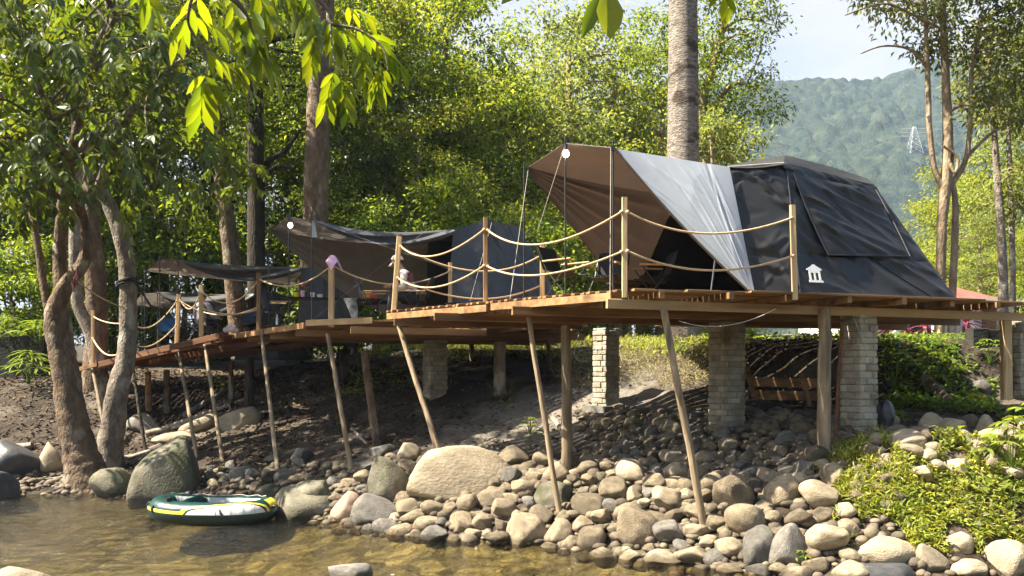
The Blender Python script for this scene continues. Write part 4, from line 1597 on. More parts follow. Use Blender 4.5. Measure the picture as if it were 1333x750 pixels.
def cloth_fn(u, v):
    a = 2 * math.pi * u
    lob = 1 + .45 * math.sin(a * 3 + .6) * v
    rr = (.03 + .09 * v ** .8) * (1 + .25 * math.sin(a * 4) * v) + .03 * (math.cos(a) > 0) * v
    return Vector((pk.x + .02 * v + rr * math.cos(a), pk.y + rr * math.sin(a), pk.z + .035 - .20 * v ** 1.3 * lob - .0))


tag(MB().grid(cloth_fn, 32, 12).build('pink_cloth', M['cloth_pink'], None, True), 'pink cloth thrown over the top of a railing post', 'cloth')
# the white bundle and the low stool by the short post
wb = at(300, 418, 22.6)
m = MB()
for dx, dz, r in ((-.10, .06, .10), (.06, .07, .11), (-.02, .14, .09), (.15, .05, .075), (.10, .13, .06)):
    m.ball((wb.x + dx, wb.y, 3.3 + .22 + dz), (r, r * .8, r * .75), 12, 8)
tag(m.build('cloth_bundle', M['cloth_white'], None, True), 'white cloth bundle heaped on a seat of the low deck', 'bundle')
so = at(589, 402, 16.8)
st = thing('folding_stool', 'small dark folding stool at the foot of the short post behind the person', 'stool', (so.x, so.y, Z2))
MB().box((so.x, so.y, Z2 + .36), (.30, .26, .02)).build('seat', M['cloth_black'], st)
for s in (-1, 1):
    for q in (-1, 1):
        MB().tube([(so.x - .2 * q, so.y + .12 * s, Z2), (so.x + .12 * q, so.y + .12 * s, Z2 + .35)], .010, 6).build('leg', M['metal_grey'], st)


# ------------------------------------------------------------------ people
def skin_mesh(name, joints, edges, mat, parent, origin, root, rot, sub=2):
    """one continuous surface grown round a skeleton; joints {name: (x, y, z, rx[, ry])}"""
    names = list(joints)
    me = bpy.data.meshes.new(name)
    me.from_pydata([Vector(joints[k][:3]) for k in names], [(names.index(a), names.index(b)) for a, b in edges], [])
    o = bpy.data.objects.new('tmp_' + name, me)
    COL.objects.link(o)
    md = o.modifiers.new('skin', 'SKIN')
    md.use_smooth_shade = True
    for i, k in enumerate(names):
        j = joints[k]
        sv = me.skin_vertices[0].data[i]
        sv.radius = (j[3], j[4] if len(j) > 4 else j[3])
        sv.use_root = (k == root)
    sd = o.modifiers.new('sub', 'SUBSURF')
    sd.levels = sub
    sd.render_levels = sub
    dg = bpy.context.evaluated_depsgraph_get()
    dg.update()
    m2 = bpy.data.meshes.new_from_object(o.evaluated_get(dg))
    bpy.data.objects.remove(o)
    m2.materials.clear()
    m2.materials.append(mat)
    mt = Matrix.Translation(Vector(origin) - wloc(parent)) @ Matrix.Rotation(rot, 4, 'Z')
    m2.transform(mt)
    m2.polygons.foreach_set('use_smooth', [True] * len(m2.polygons))
    return link(name, m2, parent)


def head_mesh(name, c, s, yaw, pitch, mat, parent, origin, rot):
    """a head with brow, eye hollows, nose, lips, chin and ears; faces +Y before turning"""
    n, m_ = 40, 32
    V, Fq = [], []
    for i in range(m_ + 1):
        th = math.pi * i / m_
        for k in range(n):
            a = 2 * math.pi * k / n
            d = Vector((math.sin(th) * math.sin(a), math.sin(th) * math.cos(a), math.cos(th)))
            x, y, z = d.x * .076, d.y * .098, d.z * .118
            if z < 0:
                tp = 1 + z / .118 * .34
                x *= tp
                y *= 1 + z / .118 * (.10 if y > 0 else .42)
            fr = max(0, d.y)
            g = lambda cx, cz, sx, sz: math.exp(-((x - cx) / sx) ** 2 - ((z - cz) / sz) ** 2) * (fr > .2)
            y += .026 * g(0, -.028, .013, .020) + .012 * g(0, -.005, .010, .02)
            y += .008 * g(0, .022, .05, .009)
            y -= .011 * (g(.031, .004, .016, .011) + g(-.031, .004, .016, .011))
            y += .007 * (g(0, -.058, .022, .006) + g(0, -.068, .02, .006)) - .004 * g(0, -.063, .022, .003)
            y += .010 * g(0, -.098, .022, .016)
            ear = math.exp(-((y + .008) / .018) ** 2 - ((z + .012) / .030) ** 2) * (abs(d.x) > .75)
            x += math.copysign(.017 * ear, x)
            V.append(Vector((x, y, z)) * s)
    for i in range(m_):
        for k in range(n):
            Fq.append((i * n + k, i * n + (k + 1) % n, (i + 1) * n + (k + 1) % n, (i + 1) * n + k))
    me = bpy.data.meshes.new(name)
    me.from_pydata(V, [], Fq)
    me.materials.append(mat)
    mt = Matrix.Translation(Vector(origin) - wloc(parent)) @ Matrix.Rotation(rot, 4, 'Z') @ Matrix.Translation(Vector(c)) @ Matrix.Rotation(yaw, 4, 'Z') @ Matrix.Rotation(pitch, 4, 'X')
    return me, mt


def cap_of_hair(c, s, yaw, pitch, mat, name, parent, origin, rot, r=(.086, .108, .126), low=-.25, back=.02):
    n, m_ = 30, 16
    V, Fq = [], []
    for i in range(m_ + 1):
        th = i / m_
        for k in range(n):
            a = 2 * math.pi * k / n
            lim = math.acos(max(-1, min(1, low - .25 * max(0, -math.cos(a)) + .62 * max(0, math.cos(a)))))
            t2 = th * lim
            V.append(Vector((r[0] * math.sin(t2) * math.sin(a), r[1] * math.sin(t2) * math.cos(a) - back, r[2] * math.cos(t2))) * s)
    for i in range(m_):
        for k in range(n):
            Fq.append((i * n + k, i * n + (k + 1) % n, (i + 1) * n + (k + 1) % n, (i + 1) * n + k))
    me = bpy.data.meshes.new(name)
    me.from_pydata(V, [], Fq)
    me.materials.append(mat)
    mt = Matrix.Translation(Vector(origin) - wloc(parent)) @ Matrix.Rotation(rot, 4, 'Z') @ Matrix.Translation(Vector(c)) @ Matrix.Rotation(yaw, 4, 'Z') @ Matrix.Rotation(pitch, 4, 'X')
    me.transform(mt)
    me.polygons.foreach_set('use_smooth', [True] * len(me.polygons))
    o = link(name, me, parent)
    sl = o.modifiers.new('thickness', 'SOLIDIFY')
    sl.thickness = .006
    return o


def hand_joints(J, E_, wrist, hand_dir, palm_dir, side, pre, s=1.0, curl=.6):
    """palm, four curling fingers and a thumb continuing the wrist joint"""
    h, p_ = Vector(hand_dir).normalized(), Vector(palm_dir).normalized()
    a = h.cross(p_).normalized() * side
    w = Vector(J[wrist][:3])
    pc = w + h * .045 * s
    J[pre + 'palm'] = (*pc, .030 * s, .018 * s)
    E_.append((wrist, pre + 'palm'))
    for q, (off, L_) in enumerate(((-.028, .066), (-.010, .078), (.009, .074), (.026, .058))):
        k0 = w + h * .082 * s + a * off * s
        k1 = k0 + (h * math.cos(curl * .5) + p_ * math.sin(curl * .5)) * L_ * .45 * s
        k2 = k1 + (h * math.cos(curl * 1.5) + p_ * math.sin(curl * 1.5)) * L_ * .55 * s
        for nme, pt, r in (('a', k0, .0095), ('b', k1, .0085), ('c', k2, .007)):
            J[pre + 'f%d%s' % (q, nme)] = (*pt, r * s)
        E_ += [(pre + 'palm', pre + 'f%da' % q), (pre + 'f%da' % q, pre + 'f%db' % q), (pre + 'f%db' % q, pre + 'f%dc' % q)]
    t0 = w + h * .035 * s - a * .036 * s + p_ * .008
    t1 = t0 + (h * .75 - a * .45 + p_ * .4).normalized() * .035 * s
    t2 = t1 + (h * .9 + p_ * .5).normalized() * .028 * s
    J[pre + 'ta'], J[pre + 'tb'], J[pre + 'tc'] = (*t0, .011 * s), (*t1, .0095 * s), (*t2, .008 * s)
    E_ += [(pre + 'palm', pre + 'ta'), (pre + 'ta', pre + 'tb'), (pre + 'tb', pre + 'tc')]


def seated_person(label, origin, rot, lean, look, shirt, vest=None, trousers='cloth_dark', cap=False, arms='lap', seat=.40):
    """a person sitting on a chair, facing +Y before turning; lean = how far the chest comes forward"""
    t = thing('person', label, 'person', origin)
    z0 = seat + .10
    ch = Vector((0, .02 + lean * .75, z0 + .36))
    nk = Vector((0, .03 + lean * 1.15, z0 + .54))
    hd = Vector((0, .05 + lean * 1.45, z0 + .66))
    J = {'pelvis': (0, 0, z0, .125, .105), 'waist': (0, .01 + lean * .3, z0 + .17, .125, .095), 'chest': (*ch, .145, .105), 'yoke': (0, ch.y + .03 + lean * .2, z0 + .455, .105, .08),
         'neck': (*nk, .052), 'head': (nk.x, hd.y - .02, hd.z - .02, .062)}
    E_ = [('pelvis', 'waist'), ('waist', 'chest'), ('chest', 'yoke'), ('yoke', 'neck'), ('neck', 'head')]
    for s, k in ((-1, 'l'), (1, 'r')):
        J['hip' + k] = (s * .095, .06, z0 - .02, .088)
        J['knee' + k] = (s * .13, .43, z0 + .02, .058)
        J['calf' + k] = (s * .13, .45, z0 - .17, .055)
        J['ankle' + k] = (s * .12, .42, .10, .037)
        J['toe' + k] = (s * .13, .56, .045, .036)
        E_ += [('pelvis', 'hip' + k), ('hip' + k, 'knee' + k), ('knee' + k, 'calf' + k), ('calf' + k, 'ankle' + k), ('ankle' + k, 'toe' + k)]
        sh = Vector((s * .185, ch.y + .02, z0 + .42))
        if arms == 'lap':
            el = Vector((s * .235, ch.y + .03, z0 + .15))
            wr = Vector((s * .13, ch.y + .28, z0 + .20))
            hdir, pdir = Vector((-s * .35, .9, .15)), Vector((0, .2, -1))
        else:
            el = Vector((s * .27, ch.y + .06, z0 + .16))
            wr = Vector((s * .25, ch.y + .30, z0 + .13))
            hdir, pdir = Vector((0, 1, -.1)), Vector((0, 0, -1))
        J['sh' + k] = (*sh, .062)
        J['el' + k] = (*el, .042)
        J['wr' + k] = (*wr, .027)
        E_ += [('yoke', 'sh' + k), ('sh' + k, 'el' + k), ('el' + k, 'wr' + k)]
        hand_joints(J, E_, 'wr' + k, hdir, pdir, s, 'h' + k, 1.0, .7)
    body = skin_mesh('body', J, E_, M['skin'], t, origin, 'pelvis', rot)
    hm, mt = head_mesh('head', hd, 1.0, look[0], look[1], M['skin'], t, origin, rot)
    bm = bmesh.new()
    bm.from_mesh(body.data)
    hm.transform(mt)
    bm.from_mesh(hm)
    bm.to_mesh(body.data)
    bm.free()
    body.data.polygons.foreach_set('use_smooth', [True] * len(body.data.polygons))

    def cl(keys, grow, mat, name, edges, ends=None):
        jj = {k: (*J[k][:3], J[k][3] + grow, (J[k][4] if len(J[k]) > 4 else J[k][3]) + grow) for k in keys}
        if ends:
            jj.update(ends)
        return skin_mesh(name, jj, edges, M[mat], t, origin, keys[0], rot)
    sh_e = [('pelvis', 'waist'), ('waist', 'chest'), ('chest', 'yoke')]
    keys = ['pelvis', 'waist', 'chest', 'yoke']
    for k in 'lr':
        keys += ['sh' + k, 'el' + k, 'wr' + k]
        sh_e += [('yoke', 'sh' + k), ('sh' + k, 'el' + k), ('el' + k, 'wr' + k)]
    cl(keys, .016, shirt, 'shirt', sh_e)
    if vest:
        cl(['waist', 'chest', 'yoke', 'shl', 'shr'], .036, vest, 'vest', [('waist', 'chest'), ('chest', 'yoke'), ('yoke', 'shl'), ('yoke', 'shr')], {'sh' + k: (*(Vector(J['sh' + k][:3]) + Vector((.03 if k == 'r' else -.03, 0, -.015))), .112) for k in 'lr'})
        collar = MB().tube([Vector((.0 + .075 * math.cos(a), nk.y - .005 + .07 * math.sin(a), nk.z - .045 + .02 * math.sin(a))) for a in np.linspace(0, 2 * math.pi, 17)], .022, 8, caps=False)
        c_ = collar.build('collar', M['cloth_cream'], None, True)
        c_.data.transform(Matrix.Translation(Vector(origin)) @ Matrix.Rotation(rot, 4, 'Z'))
        c_.data.transform(Matrix.Translation(-wloc(t)))
        c_.parent = t
    tk, te = ['pelvis'], []
    for k in 'lr':
        tk += ['hip' + k, 'knee' + k, 'calf' + k, 'ankle' + k]
        te += [('pelvis', 'hip' + k), ('hip' + k, 'knee' + k), ('knee' + k, 'calf' + k), ('calf' + k, 'ankle' + k)]
    cl(tk, .020, trousers, 'trousers', te)
    for k in 'lr':
        cl(['ankle' + k, 'toe' + k], .014, 'cloth_black', 'shoe', [('ankle' + k, 'toe' + k)])
    cap_of_hair(hd, 1.0, look[0], look[1], M['hair'], 'hair', t, origin, rot)
    if cap:
        c_ = cap_of_hair(hd + Vector((0, .004, .018)), 1.0, look[0], look[1], M['cloth_cream'], 'cap', t, origin, rot, (.099, .124, .140), .06, .012)
        # brim
        br = MB().grid(lambda u, v: Vector(((u - .5) * .17 * (1 - .25 * v * v), .085 + .105 * v * math.sin(math.pi * (.12 + .76 * u)) ** .6, .052 - .03 * v - .03 * (2 * u - 1) ** 2)), 12, 6, .006)
        b_ = br.build('cap_brim', M['cloth_cream'], None, True)
        b_.data.transform(Matrix.Translation(Vector(origin) - wloc(t)) @ Matrix.Rotation(rot, 4, 'Z') @ Matrix.Translation(hd) @ Matrix.Rotation(look[0], 4, 'Z') @ Matrix.Rotation(look[1], 4, 'X'))
        b_.parent = c_
    return t, J


P1, PJ = seated_person('person in white cap and maroon vest leaning forward on a camp chair', (-1.86, 17.0, Z2), R(90), .20, (0, R(-28)), 'cloth_cream', 'cloth_maroon', cap=True, arms='lap', seat=.40)
wq = Vector(PJ['wrl'][:3])
wq = Matrix.Rotation(R(90), 3, 'Z') @ (wq + (Vector(PJ['ell'][:3]) - wq) * .12) + Vector((-1.86, 17.0, Z2))
MB().tube([wq + Vector((.018, 0, 0)), wq - Vector((.018, 0, 0))], .049, 14).build('wristwatch', M['metal_black'], P1, True)
pq = at(262, 400, 22.3)
seated_person('person with black hair and grey sleeves seated in the blue chair, seen from behind', (pq.x, pq.y, 3.24), R(-20), .02, (0, R(-6)), 'cloth_grey', None, arms='rest', seat=.42)


# ------------------------------------------------------------------ the inflatable boat
def make_raft():
    wl_ = at(273, 678, 14.15)
    c = Vector((wl_.x - .17, 14.85, .155))
    t = thing('inflatable_boat', 'green yellow and white inflatable dinghy floating below the pointed boulder', 'boat', (c.x, c.y, 0))
    a, b, r = .88, .42, .19
    ang = R(-5)

    def cl(s):
        s = s % 1.0
        th = 2 * math.pi * s
        x = a * math.copysign(abs(math.cos(th)) ** .62, math.cos(th))
        y = b * math.copysign(abs(math.sin(th)) ** .80, math.sin(th))
        z = .055 * max(0, -x / a) ** 2.5 + .02 * max(0, x / a) ** 3
        return Vector((c.x + x * math.cos(ang) - y * math.sin(ang), c.y + x * math.sin(ang) + y * math.cos(ang), c.z + z))

    def surf(s, phi, rr):
        p = cl(s)
        d = (cl(s + .004) - cl(s - .004)).normalized()
        n = d.cross(Vector((0, 0, 1))).normalized()      # outwards
        if (p + n - c).length < (p - c).length:
            n = -n
        up = n.cross(d)
        if up.z < 0:
            up = -up
        wr = 1 + .012 * math.sin(s * 180)
        return p + (n * math.cos(phi) + up * math.sin(phi)) * rr * wr
    hull = MB()
    N1, N2 = 96, 22
    vs = [surf(i / N1, 2 * math.pi * k / N2, r) for i in range(N1) for k in range(N2)]
    fs = [(i * N2 + k, ((i + 1) % N1) * N2 + k, ((i + 1) % N1) * N2 + (k + 1) % N2, i * N2 + (k + 1) % N2) for i in range(N1) for k in range(N2)]
    hull.raw(vs, fs)
    hl = hull.build('hull_tube', M['r_green'], t, True)

    def strip(name, s0, s1, f0, f1, mat, off, parent=t):
        m = MB()
        m.grid(lambda u, v: surf(s0 + (s1 - s0) * u, f0(u) + (f1(u) - f0(u)) * v, r + off), 44, 10)
        return m.build(name, M[mat], parent, True)
    strip('lower_band', .0, 1.0, lambda u: R(-75), lambda u: R(-8), 'r_dark', .003)
    # near side runs from s=.5 (left end) to s=1 (right end)
    strip('yellow_stripe', .44, .745, lambda u: R(4), lambda u: R(19), 'r_yellow', .005)
    arch = lambda u: R(6) + R(58) * min(1, math.sin(math.pi * min(1, max(0, u))) ** .45)
    strip('yellow_arch', .72, .955, lambda u: R(5), lambda u: max(R(7), arch(u) + R(8)), 'r_yellow', .005)
    strip('dark_outline', .73, .945, lambda u: R(4.5), arch, 'r_dark', .007)
    strip('white_panel', .735, .935, lambda u: R(4), lambda u: max(R(5), arch(u) - R(5)), 'r_white', .009)
    strip('yellow_bow', .965, 1.05, lambda u: R(25), lambda u: R(75), 'r_yellow', .005)
    strip('grey_inner_wall', .06, .44, lambda u: R(120), lambda u: R(185), 'r_grey', .004)
    fl = MB()
    fl.grid(lambda u, v: cl(.5 + .5 * u).lerp(cl(.5 - .5 * u), v) + Vector((0, 0, -.10)), 30, 10)
    fl.build('floor', M['r_grey'], t, True)
    p0 = cl(.5)
    MB().grid(lambda u, v: c + Vector((-.50 + .30 * u, 0, .16 + .05 * math.sin(math.pi * u) + .012 * math.sin(u * 30))) + Vector((0, (v - .5) * .82, -.03 * (2 * v - 1) ** 2)), 24, 16, .10).build('seat_cushion', M['r_green'], t, True)
    for s in (.775, .815, .855, .895):                  # welded seams across the panel
        MB().tube([surf(s, R(a_), r + .010) for a_ in np.linspace(6, 54, 8)], .004, 5).build('welded_seam', M['r_grey'], t, True)
    for s in (.535, .62, .79):
        q, n = surf(s, R(12), r + .012), surf(s, R(12), r + .03) - surf(s, R(12), r)
        lm = MB()
        lm.tube([surf(s - .006, R(30), r + .006), surf(s - .002, R(14), r + .03), surf(s + .004, R(-4), r + .006)], .016, 8)
        lm.build('rope_loop', M['r_dark'], t, True)
    for s, ph in ((.66, 80), (.34, 80)):
        MB().tube([surf(s, R(ph), r - .01), surf(s, R(ph), r + .06)], [.045, .035], 12).build('oarlock', M['metal_black'], t, True)
    MB().tube([surf(.985, R(20), r - .01), surf(.985, R(20), r + .035)], .03, 12).build('valve', M['r_dark'], t, True)
    ln = [surf(s, R(88), r + .008 + .01 * math.sin(s * 90)) for s in np.linspace(.08, .44, 40)]
    MB().tube(ln, .008, 6).build('grab_line', M['rope_white'], t, True)
    return t


make_raft()


# ------------------------------------------------------------------ stones
def rock_proto(seed, cuts=4, flat=.8):
    bm = bmesh.new()
    bmesh.ops.create_icosphere(bm, subdivisions=4, radius=1.0)
    rng = np.random.default_rng(seed)
    V = np.array([v.co[:] for v in bm.verts])
    D = V.copy()
    V = V * (1 + .16 * fbm(D * 1.1 + seed * 3.1, 3, seed) + .035 * fbm(D * 4 + seed, 2, seed + 5))[:, None]
    for k in range(cuts):
        n = rng.normal(size=3)
        n /= np.linalg.norm(n)
        lim = rng.uniform(.55, .84)
        dd = V @ n
        over = np.clip(dd - lim, 0, None)
        V = V - np.outer(over * .82, n)
    for v, co in zip(bm.verts, V):
        v.co = co
    me = bpy.data.meshes.new('rock_mesh')
    bm.to_mesh(me)
    bm.free()
    ext = np.abs(V).max(0)
    for v in me.vertices:
        v.co = (v.co.x / ext[0], v.co.y / ext[1], v.co.z / ext[2])
    me.polygons.foreach_set('use_smooth', [True] * len(me.polygons))
    return me


ROCKM = {}
for mt_ in ('rock', 'rock_pale', 'rock_moss', 'rock_pink', 'rock_grey', 'rock_dark'):
    ROCKM[mt_] = []
BASE = [rock_proto(100 + k, 4 + k % 6) for k in range(12)]
for mt_ in ROCKM:
    for b_ in BASE:
        c_ = b_.copy()
        c_.materials.append(M[mt_])
        ROCKM[mt_].append(c_)
PLACED = []        # (centre, radius) of every stone, to keep new ones from sinking into old ones
rr_ = random.Random(5)


def put_rock(name, c, s, rot, mat, label, cat='rock', group=None, var=None):
    me = ROCKM[mat][rr_.randrange(12) if var is None else var]
    o = link(name, me)
    o.location = c
    o.scale = s
    o.rotation_euler = rot
    PLACED.append((Vector(c), (s[0] * s[1] * s[2]) ** (1 / 3)))
    return tag(o, label, cat, group)


def peaked(me, shift, k):
    """draw a stone's top together into an off-centre ridge"""
    m2 = me.copy()
    for v in m2.vertices:
        z = max(-.35, v.co.z)
        f = 1 - k * (z + .35) / 1.35
        v.co.x = v.co.x * f + shift * (z + .35)
        v.co.y *= (1 - .5 * k * (z + .35))
    return m2


def boulder(label, cx, cy, w, h, mat='rock', dep=.8, tilt=0, var=None, Y=None, name='boulder'):
    """a stone the photograph shows at (cx, cy), w by h pixels"""
    foot = hit(cx, cy + h * .40) if Y is None else at(cx, cy + h * .4, Y)
    Wm, Hm = w / F * foot.y * .5, h / F * foot.y * .5
    Yc = foot.y + max(Wm, Hm) * dep * .45
    c = at(cx, cy, Yc)
    k = Yc / foot.y
    c.z -= Hm * k * .30
    return put_rock(name, c, (Wm * k * 1.03, max(Wm, Hm) * dep, Hm * k * 1.36), (rr_.uniform(-.1, .1), tilt, 0), mat, label, var=var)


BL = [
    ('big pale smooth boulder behind the slanting pale pole', 597, 614, 136, 66, 'rock_pale', .75, .05, 1),
    ('dark greenish slab leaning against the big pale boulder', 503, 626, 62, 62, 'rock_moss', .9, -.45, 2),
    ('flat mossy pale rock at the waterline right of the boat', 398, 656, 104, 46, 'rock_moss', .8, .10, 3),
    ('mossy greenish rock behind the waterline rock', 410, 640, 60, 44, 'rock_moss', .7, 0, 4),
    ('reddish squared rock at the waterline', 453, 660, 44, 42, 'rock_pink', .8, .2, 5),
    ('grey sloping rock beside the reddish rock', 490, 662, 68, 44, 'rock_grey', .8, -.3, 6),
    ('tall pointed boulder behind the boat', 213, 612, 98, 92, 'rock_moss', .7, -.35, 7),
    ('rounded olive boulder left of the pointed boulder', 150, 628, 66, 44, 'rock_moss', .8, 0, 8),
    ('bright sunlit slab behind the forked tree', 66, 597, 46, 38, 'rock_pale', .7, -.5, 9),
    ('large dark boulder at the left edge of the bank', 12, 597, 78, 54, 'rock_dark', .8, .3, 10),
    ('dark mossy boulder cut by the left edge at the water', -8, 632, 66, 44, 'rock_dark', .8, 0, 11),
    ('pale stone breaking the water at the bottom left corner', 22, 752, 84, 34, 'rock_pale', .8, 0, 0),
    ('flat grey stone breaking the river surface in front', 455, 743, 60, 24, 'rock_grey', .8, 0, 1),
    ('long tilted tan boulder in the middle of the wall', 832, 684, 56, 56, 'rock', .7, -.6, 2),
    ('broad pale boulder low in the wall left of the slanting pole', 684, 690, 58, 42, 'rock', .8, .1, 3),
    ('round tan boulder right of the greenish pole foot', 774, 698, 46, 40, 'rock', .8, 0, 4),
    ('squat stone at the foot of the greenish pole', 729, 692, 42, 34, 'rock', .8, 0, 5),
    ('large grey rounded boulder at the right end of the wall', 1030, 712, 56, 58, 'rock_grey', .8, .2, 6),
    ('tall grey boulder second from the right end of the wall', 987, 710, 42, 54, 'rock_grey', .8, .15, 7),
    ('big rough brown block at the top of the wall', 957, 638, 58, 52, 'rock', .8, 0, 8),
    ('squared brown block in front of the round pale post', 1019, 638, 54, 44, 'rock', .8, 0, 9),
    ('dark grey oblong stone beside the round post', 1049, 607, 36, 20, 'rock_grey', .8, 0, 10),
    ('dark wide boulder above the greenish pole', 724, 644, 58, 36, 'rock_moss', .8, 0, 11),
    ('long tan boulder at the lower right among the greenery', 1148, 714, 92, 38, 'rock_pale', .8, .04, 0),
    ('smooth blackish stone in front of the long tan boulder', 1150, 744, 78, 30, 'rock_dark', .8, .05, 1),
    ('sandy stone left of the blackish stone', 1108, 744, 54, 28, 'rock_pale', .8, 0, 2),
    ('tan boulder in the right bottom corner', 1312, 726, 66, 44, 'rock_pale', .8, -.2, 3),
    ('small tan boulder half buried in greenery near the corner', 1250, 704, 44, 30, 'rock_pale', .8, -.3, 4),
    ('low sandy stone at the right waterline', 1258, 738, 58, 22, 'rock_pale', .8, 0, 5),
    ('tilted sandy stone next to the long tan boulder', 1213, 726, 40, 40, 'rock_pale', .8, -.4, 6),
    ('wide flat stone on top of the right bank by the bag', 1178, 572, 52, 24, 'rock_pale', .8, -.1, 7),
    ('greyish boulder on the dirt beneath the far right deck', 1276, 503, 32, 20, 'rock_grey', .8, 0, 8),
    ('pale stone heap piece at the foot of the right edge pier', 1322, 510, 28, 20, 'rock_pale', .8, 0, 9),
    ('flat round stone in the right bank row', 1240, 553, 36, 24, 'rock_pale', .8, 0, 10),
    ('oblong tan stone overhanging the greenery', 1245, 606, 44, 18, 'rock_pale', .8, -.2, 11),
    ('upright tan stone in the right bank greenery', 1290, 602, 28, 28, 'rock_pale', .8, 0, 0),
    ('long sunlit rock slab under the slim slanting poles', 268, 548, 76, 20, 'rock_pale', .6, -.35, 4),
    ('broad flat rock slab low on the left slope', 232, 570, 70, 20, 'rock_pale', .6, -.12, 8),
    ('angular grey slab between the curved trunk and thin dark pole', 190, 552, 50, 26, 'rock_grey', .7, .2, 6),
    ('pale rock slab on the slope under the low deck', 310, 545, 60, 28, 'rock_pale', .7, -.25, 1),
]
for q in BL:
    boulder(q[0], q[1], q[2], q[3], q[4], q[5], q[6], q[7], q[8])
for k, (cx_, cy_, w_, h_) in enumerate(((1166, 560, 40, 18), (1197, 561, 30, 18), (1212, 549, 34, 24), (1226, 566, 26, 16), (1263, 547, 26, 22), (1282, 552, 24, 24), (1256, 568, 30, 16), (1290, 568, 40, 20), (1182, 586, 52, 18), (1212, 582, 30, 16), (1140, 586, 30, 16), (1150, 598, 34, 16), (1308, 560, 34, 20), (1312, 588, 28, 26), (1270, 582, 34, 18), (1160, 546, 22, 14))):
    o_ = boulder('sunlit tan stone of the row along the top of the right bank', cx_, cy_, w_, h_, 'rock_pale' if k % 4 else 'rock', .85, rr_.uniform(-.25, .25), k % 12, name='river_stone')
    tag(o_, group='stones of the right bank')
for o_ in COL.objects:
    if o_.get('label') == 'tall pointed boulder behind the boat':
        o_.data = peaked(o_.data, .16, .42)
        o_.rotation_euler.y = 0
    elif o_.get('label') == 'dark greenish slab leaning against the big pale boulder':
        o_.data = peaked(o_.data, .2, .25)
    elif o_.get('label') == 'bright sunlit slab behind the forked tree':
        o_.data = peaked(o_.data, .25, .3)
    elif o_.get('label') == 'big pale smooth boulder behind the slanting pale pole':
        o_.rotation_euler.x += math.pi
NB = len(PLACED)


def scatter(label, group, n, radii, xr, dr, mats, squash=(.55, .85), keep=.84, inside=None, lift=.25, tries=14000, name='river_stone'):
    done = 0
    for k in range(tries):
        if done >= n:
            break
        f = done / n
        r = radii[0] * (1 - f) ** 1.6 + radii[1] * (1 - (1 - f) ** 1.6)
        r *= rr_.uniform(.85, 1.15)
        x = rr_.uniform(*xr)
        d = rr_.uniform(*dr)
        y = float(np.interp(x, SHX, SHY)) + d
        if inside and not inside(x, y, d):
            continue
        z = tz(x, y)
        sq = rr_.uniform(*squash)
        c = Vector((x, y, z + r * sq * lift))
        if any((c - p).length < (r + q) * keep for p, q in PLACED if abs(p.x - x) < 1.6):
            continue
        e = rr_.uniform(.85, 1.25)
        put_rock(name, c, (r * e, r / e, r * sq), (rr_.uniform(-.35, .35), rr_.uniform(-.35, .35), rr_.uniform(0, 6.28)), rr_.choice(mats), label, 'rock', group)
        done += 1
    return done


W_MATS = ['rock', 'rock', 'rock', 'rock', 'rock', 'rock_grey', 'rock_pale']
c0 = scatter('rounded river stone in the wall piled up along the water below the decks', 'stones of the piled bank wall', 165, (.26, .125), (-2.6, 4.3), (-.2, 1.9), W_MATS, keep=.80, lift=.35)
c1 = scatter('rounded stone of the shaded stone bed under the big deck', 'stones of the shaded stone bed', 70, (.19, .12), (1.5, 5.2), (1.9, 4.3), ['rock', 'rock', 'rock_grey'], keep=.76, lift=.4, inside=lambda x, y, d: y < 15.6)
c2 = scatter('rounded stone on the left shore below the middle and low decks', 'stones of the left shore', 40, (.24, .11), (-8.0, -2.7), (.0, 1.6), ['rock', 'rock', 'rock_grey', 'rock_moss'], keep=.85, lift=.35)
c3 = scatter('sunlit tan stone of the row along the top of the right bank', 'stones of the right bank', 24, (.22, .11), (4.9, 8.4), (1.15, 2.1), ['rock_pale', 'rock_pale', 'rock'], keep=.78, lift=.55)
print('stones', c0, c1, c2, c3)


def pebbles(name, label, n, xr, dr, rr, mat, inside=None):
    """countless little stones filling the gaps: one object"""
    bm = bmesh.new()
    bmesh.ops.create_icosphere(bm, subdivisions=2, radius=1)
    U = np.array([v.co[:] for v in bm.verts])
    T = np.array([[v.index for v in f.verts] for f in bm.faces])
    bm.free()
    x = RNG.uniform(*xr, n)
    d = RNG.uniform(*dr, n)
    y = np.interp(x, SHX, SHY) + d
    if inside is not None:
        k = inside(x, y, d)
        x, y = x[k], y[k]
    n = len(x)
    z = terr(x, y)
    r = rr[0] + (rr[1] - rr[0]) * RNG.random(n) ** 2
    V = U[None] * np.stack([r * RNG.uniform(.8, 1.35, n), r * RNG.uniform(.8, 1.2, n), r * RNG.uniform(.5, .9, n)], -1)[:, None]
    V = V * (1 + .16 * fbm(U[None] * 1.3 + RNG.uniform(0, 50, (n, 1, 3)), 2, 3))[..., None]
    a = RNG.uniform(0, 6.28, n)
    ca, sa = np.cos(a)[:, None], np.sin(a)[:, None]
    V = np.stack([V[..., 0] * ca - V[..., 1] * sa, V[..., 0] * sa + V[..., 1] * ca, V[..., 2]], -1)
    V = V + np.stack([x, y, z + r * .25], -1)[:, None]
    Fq = (T[None] + (np.arange(n) * len(U))[:, None, None]).reshape(-1, 3)
    tag(link(name, np_mesh(name, V.reshape(-1, 3), Fq, mat, True)), label, kind='stuff')


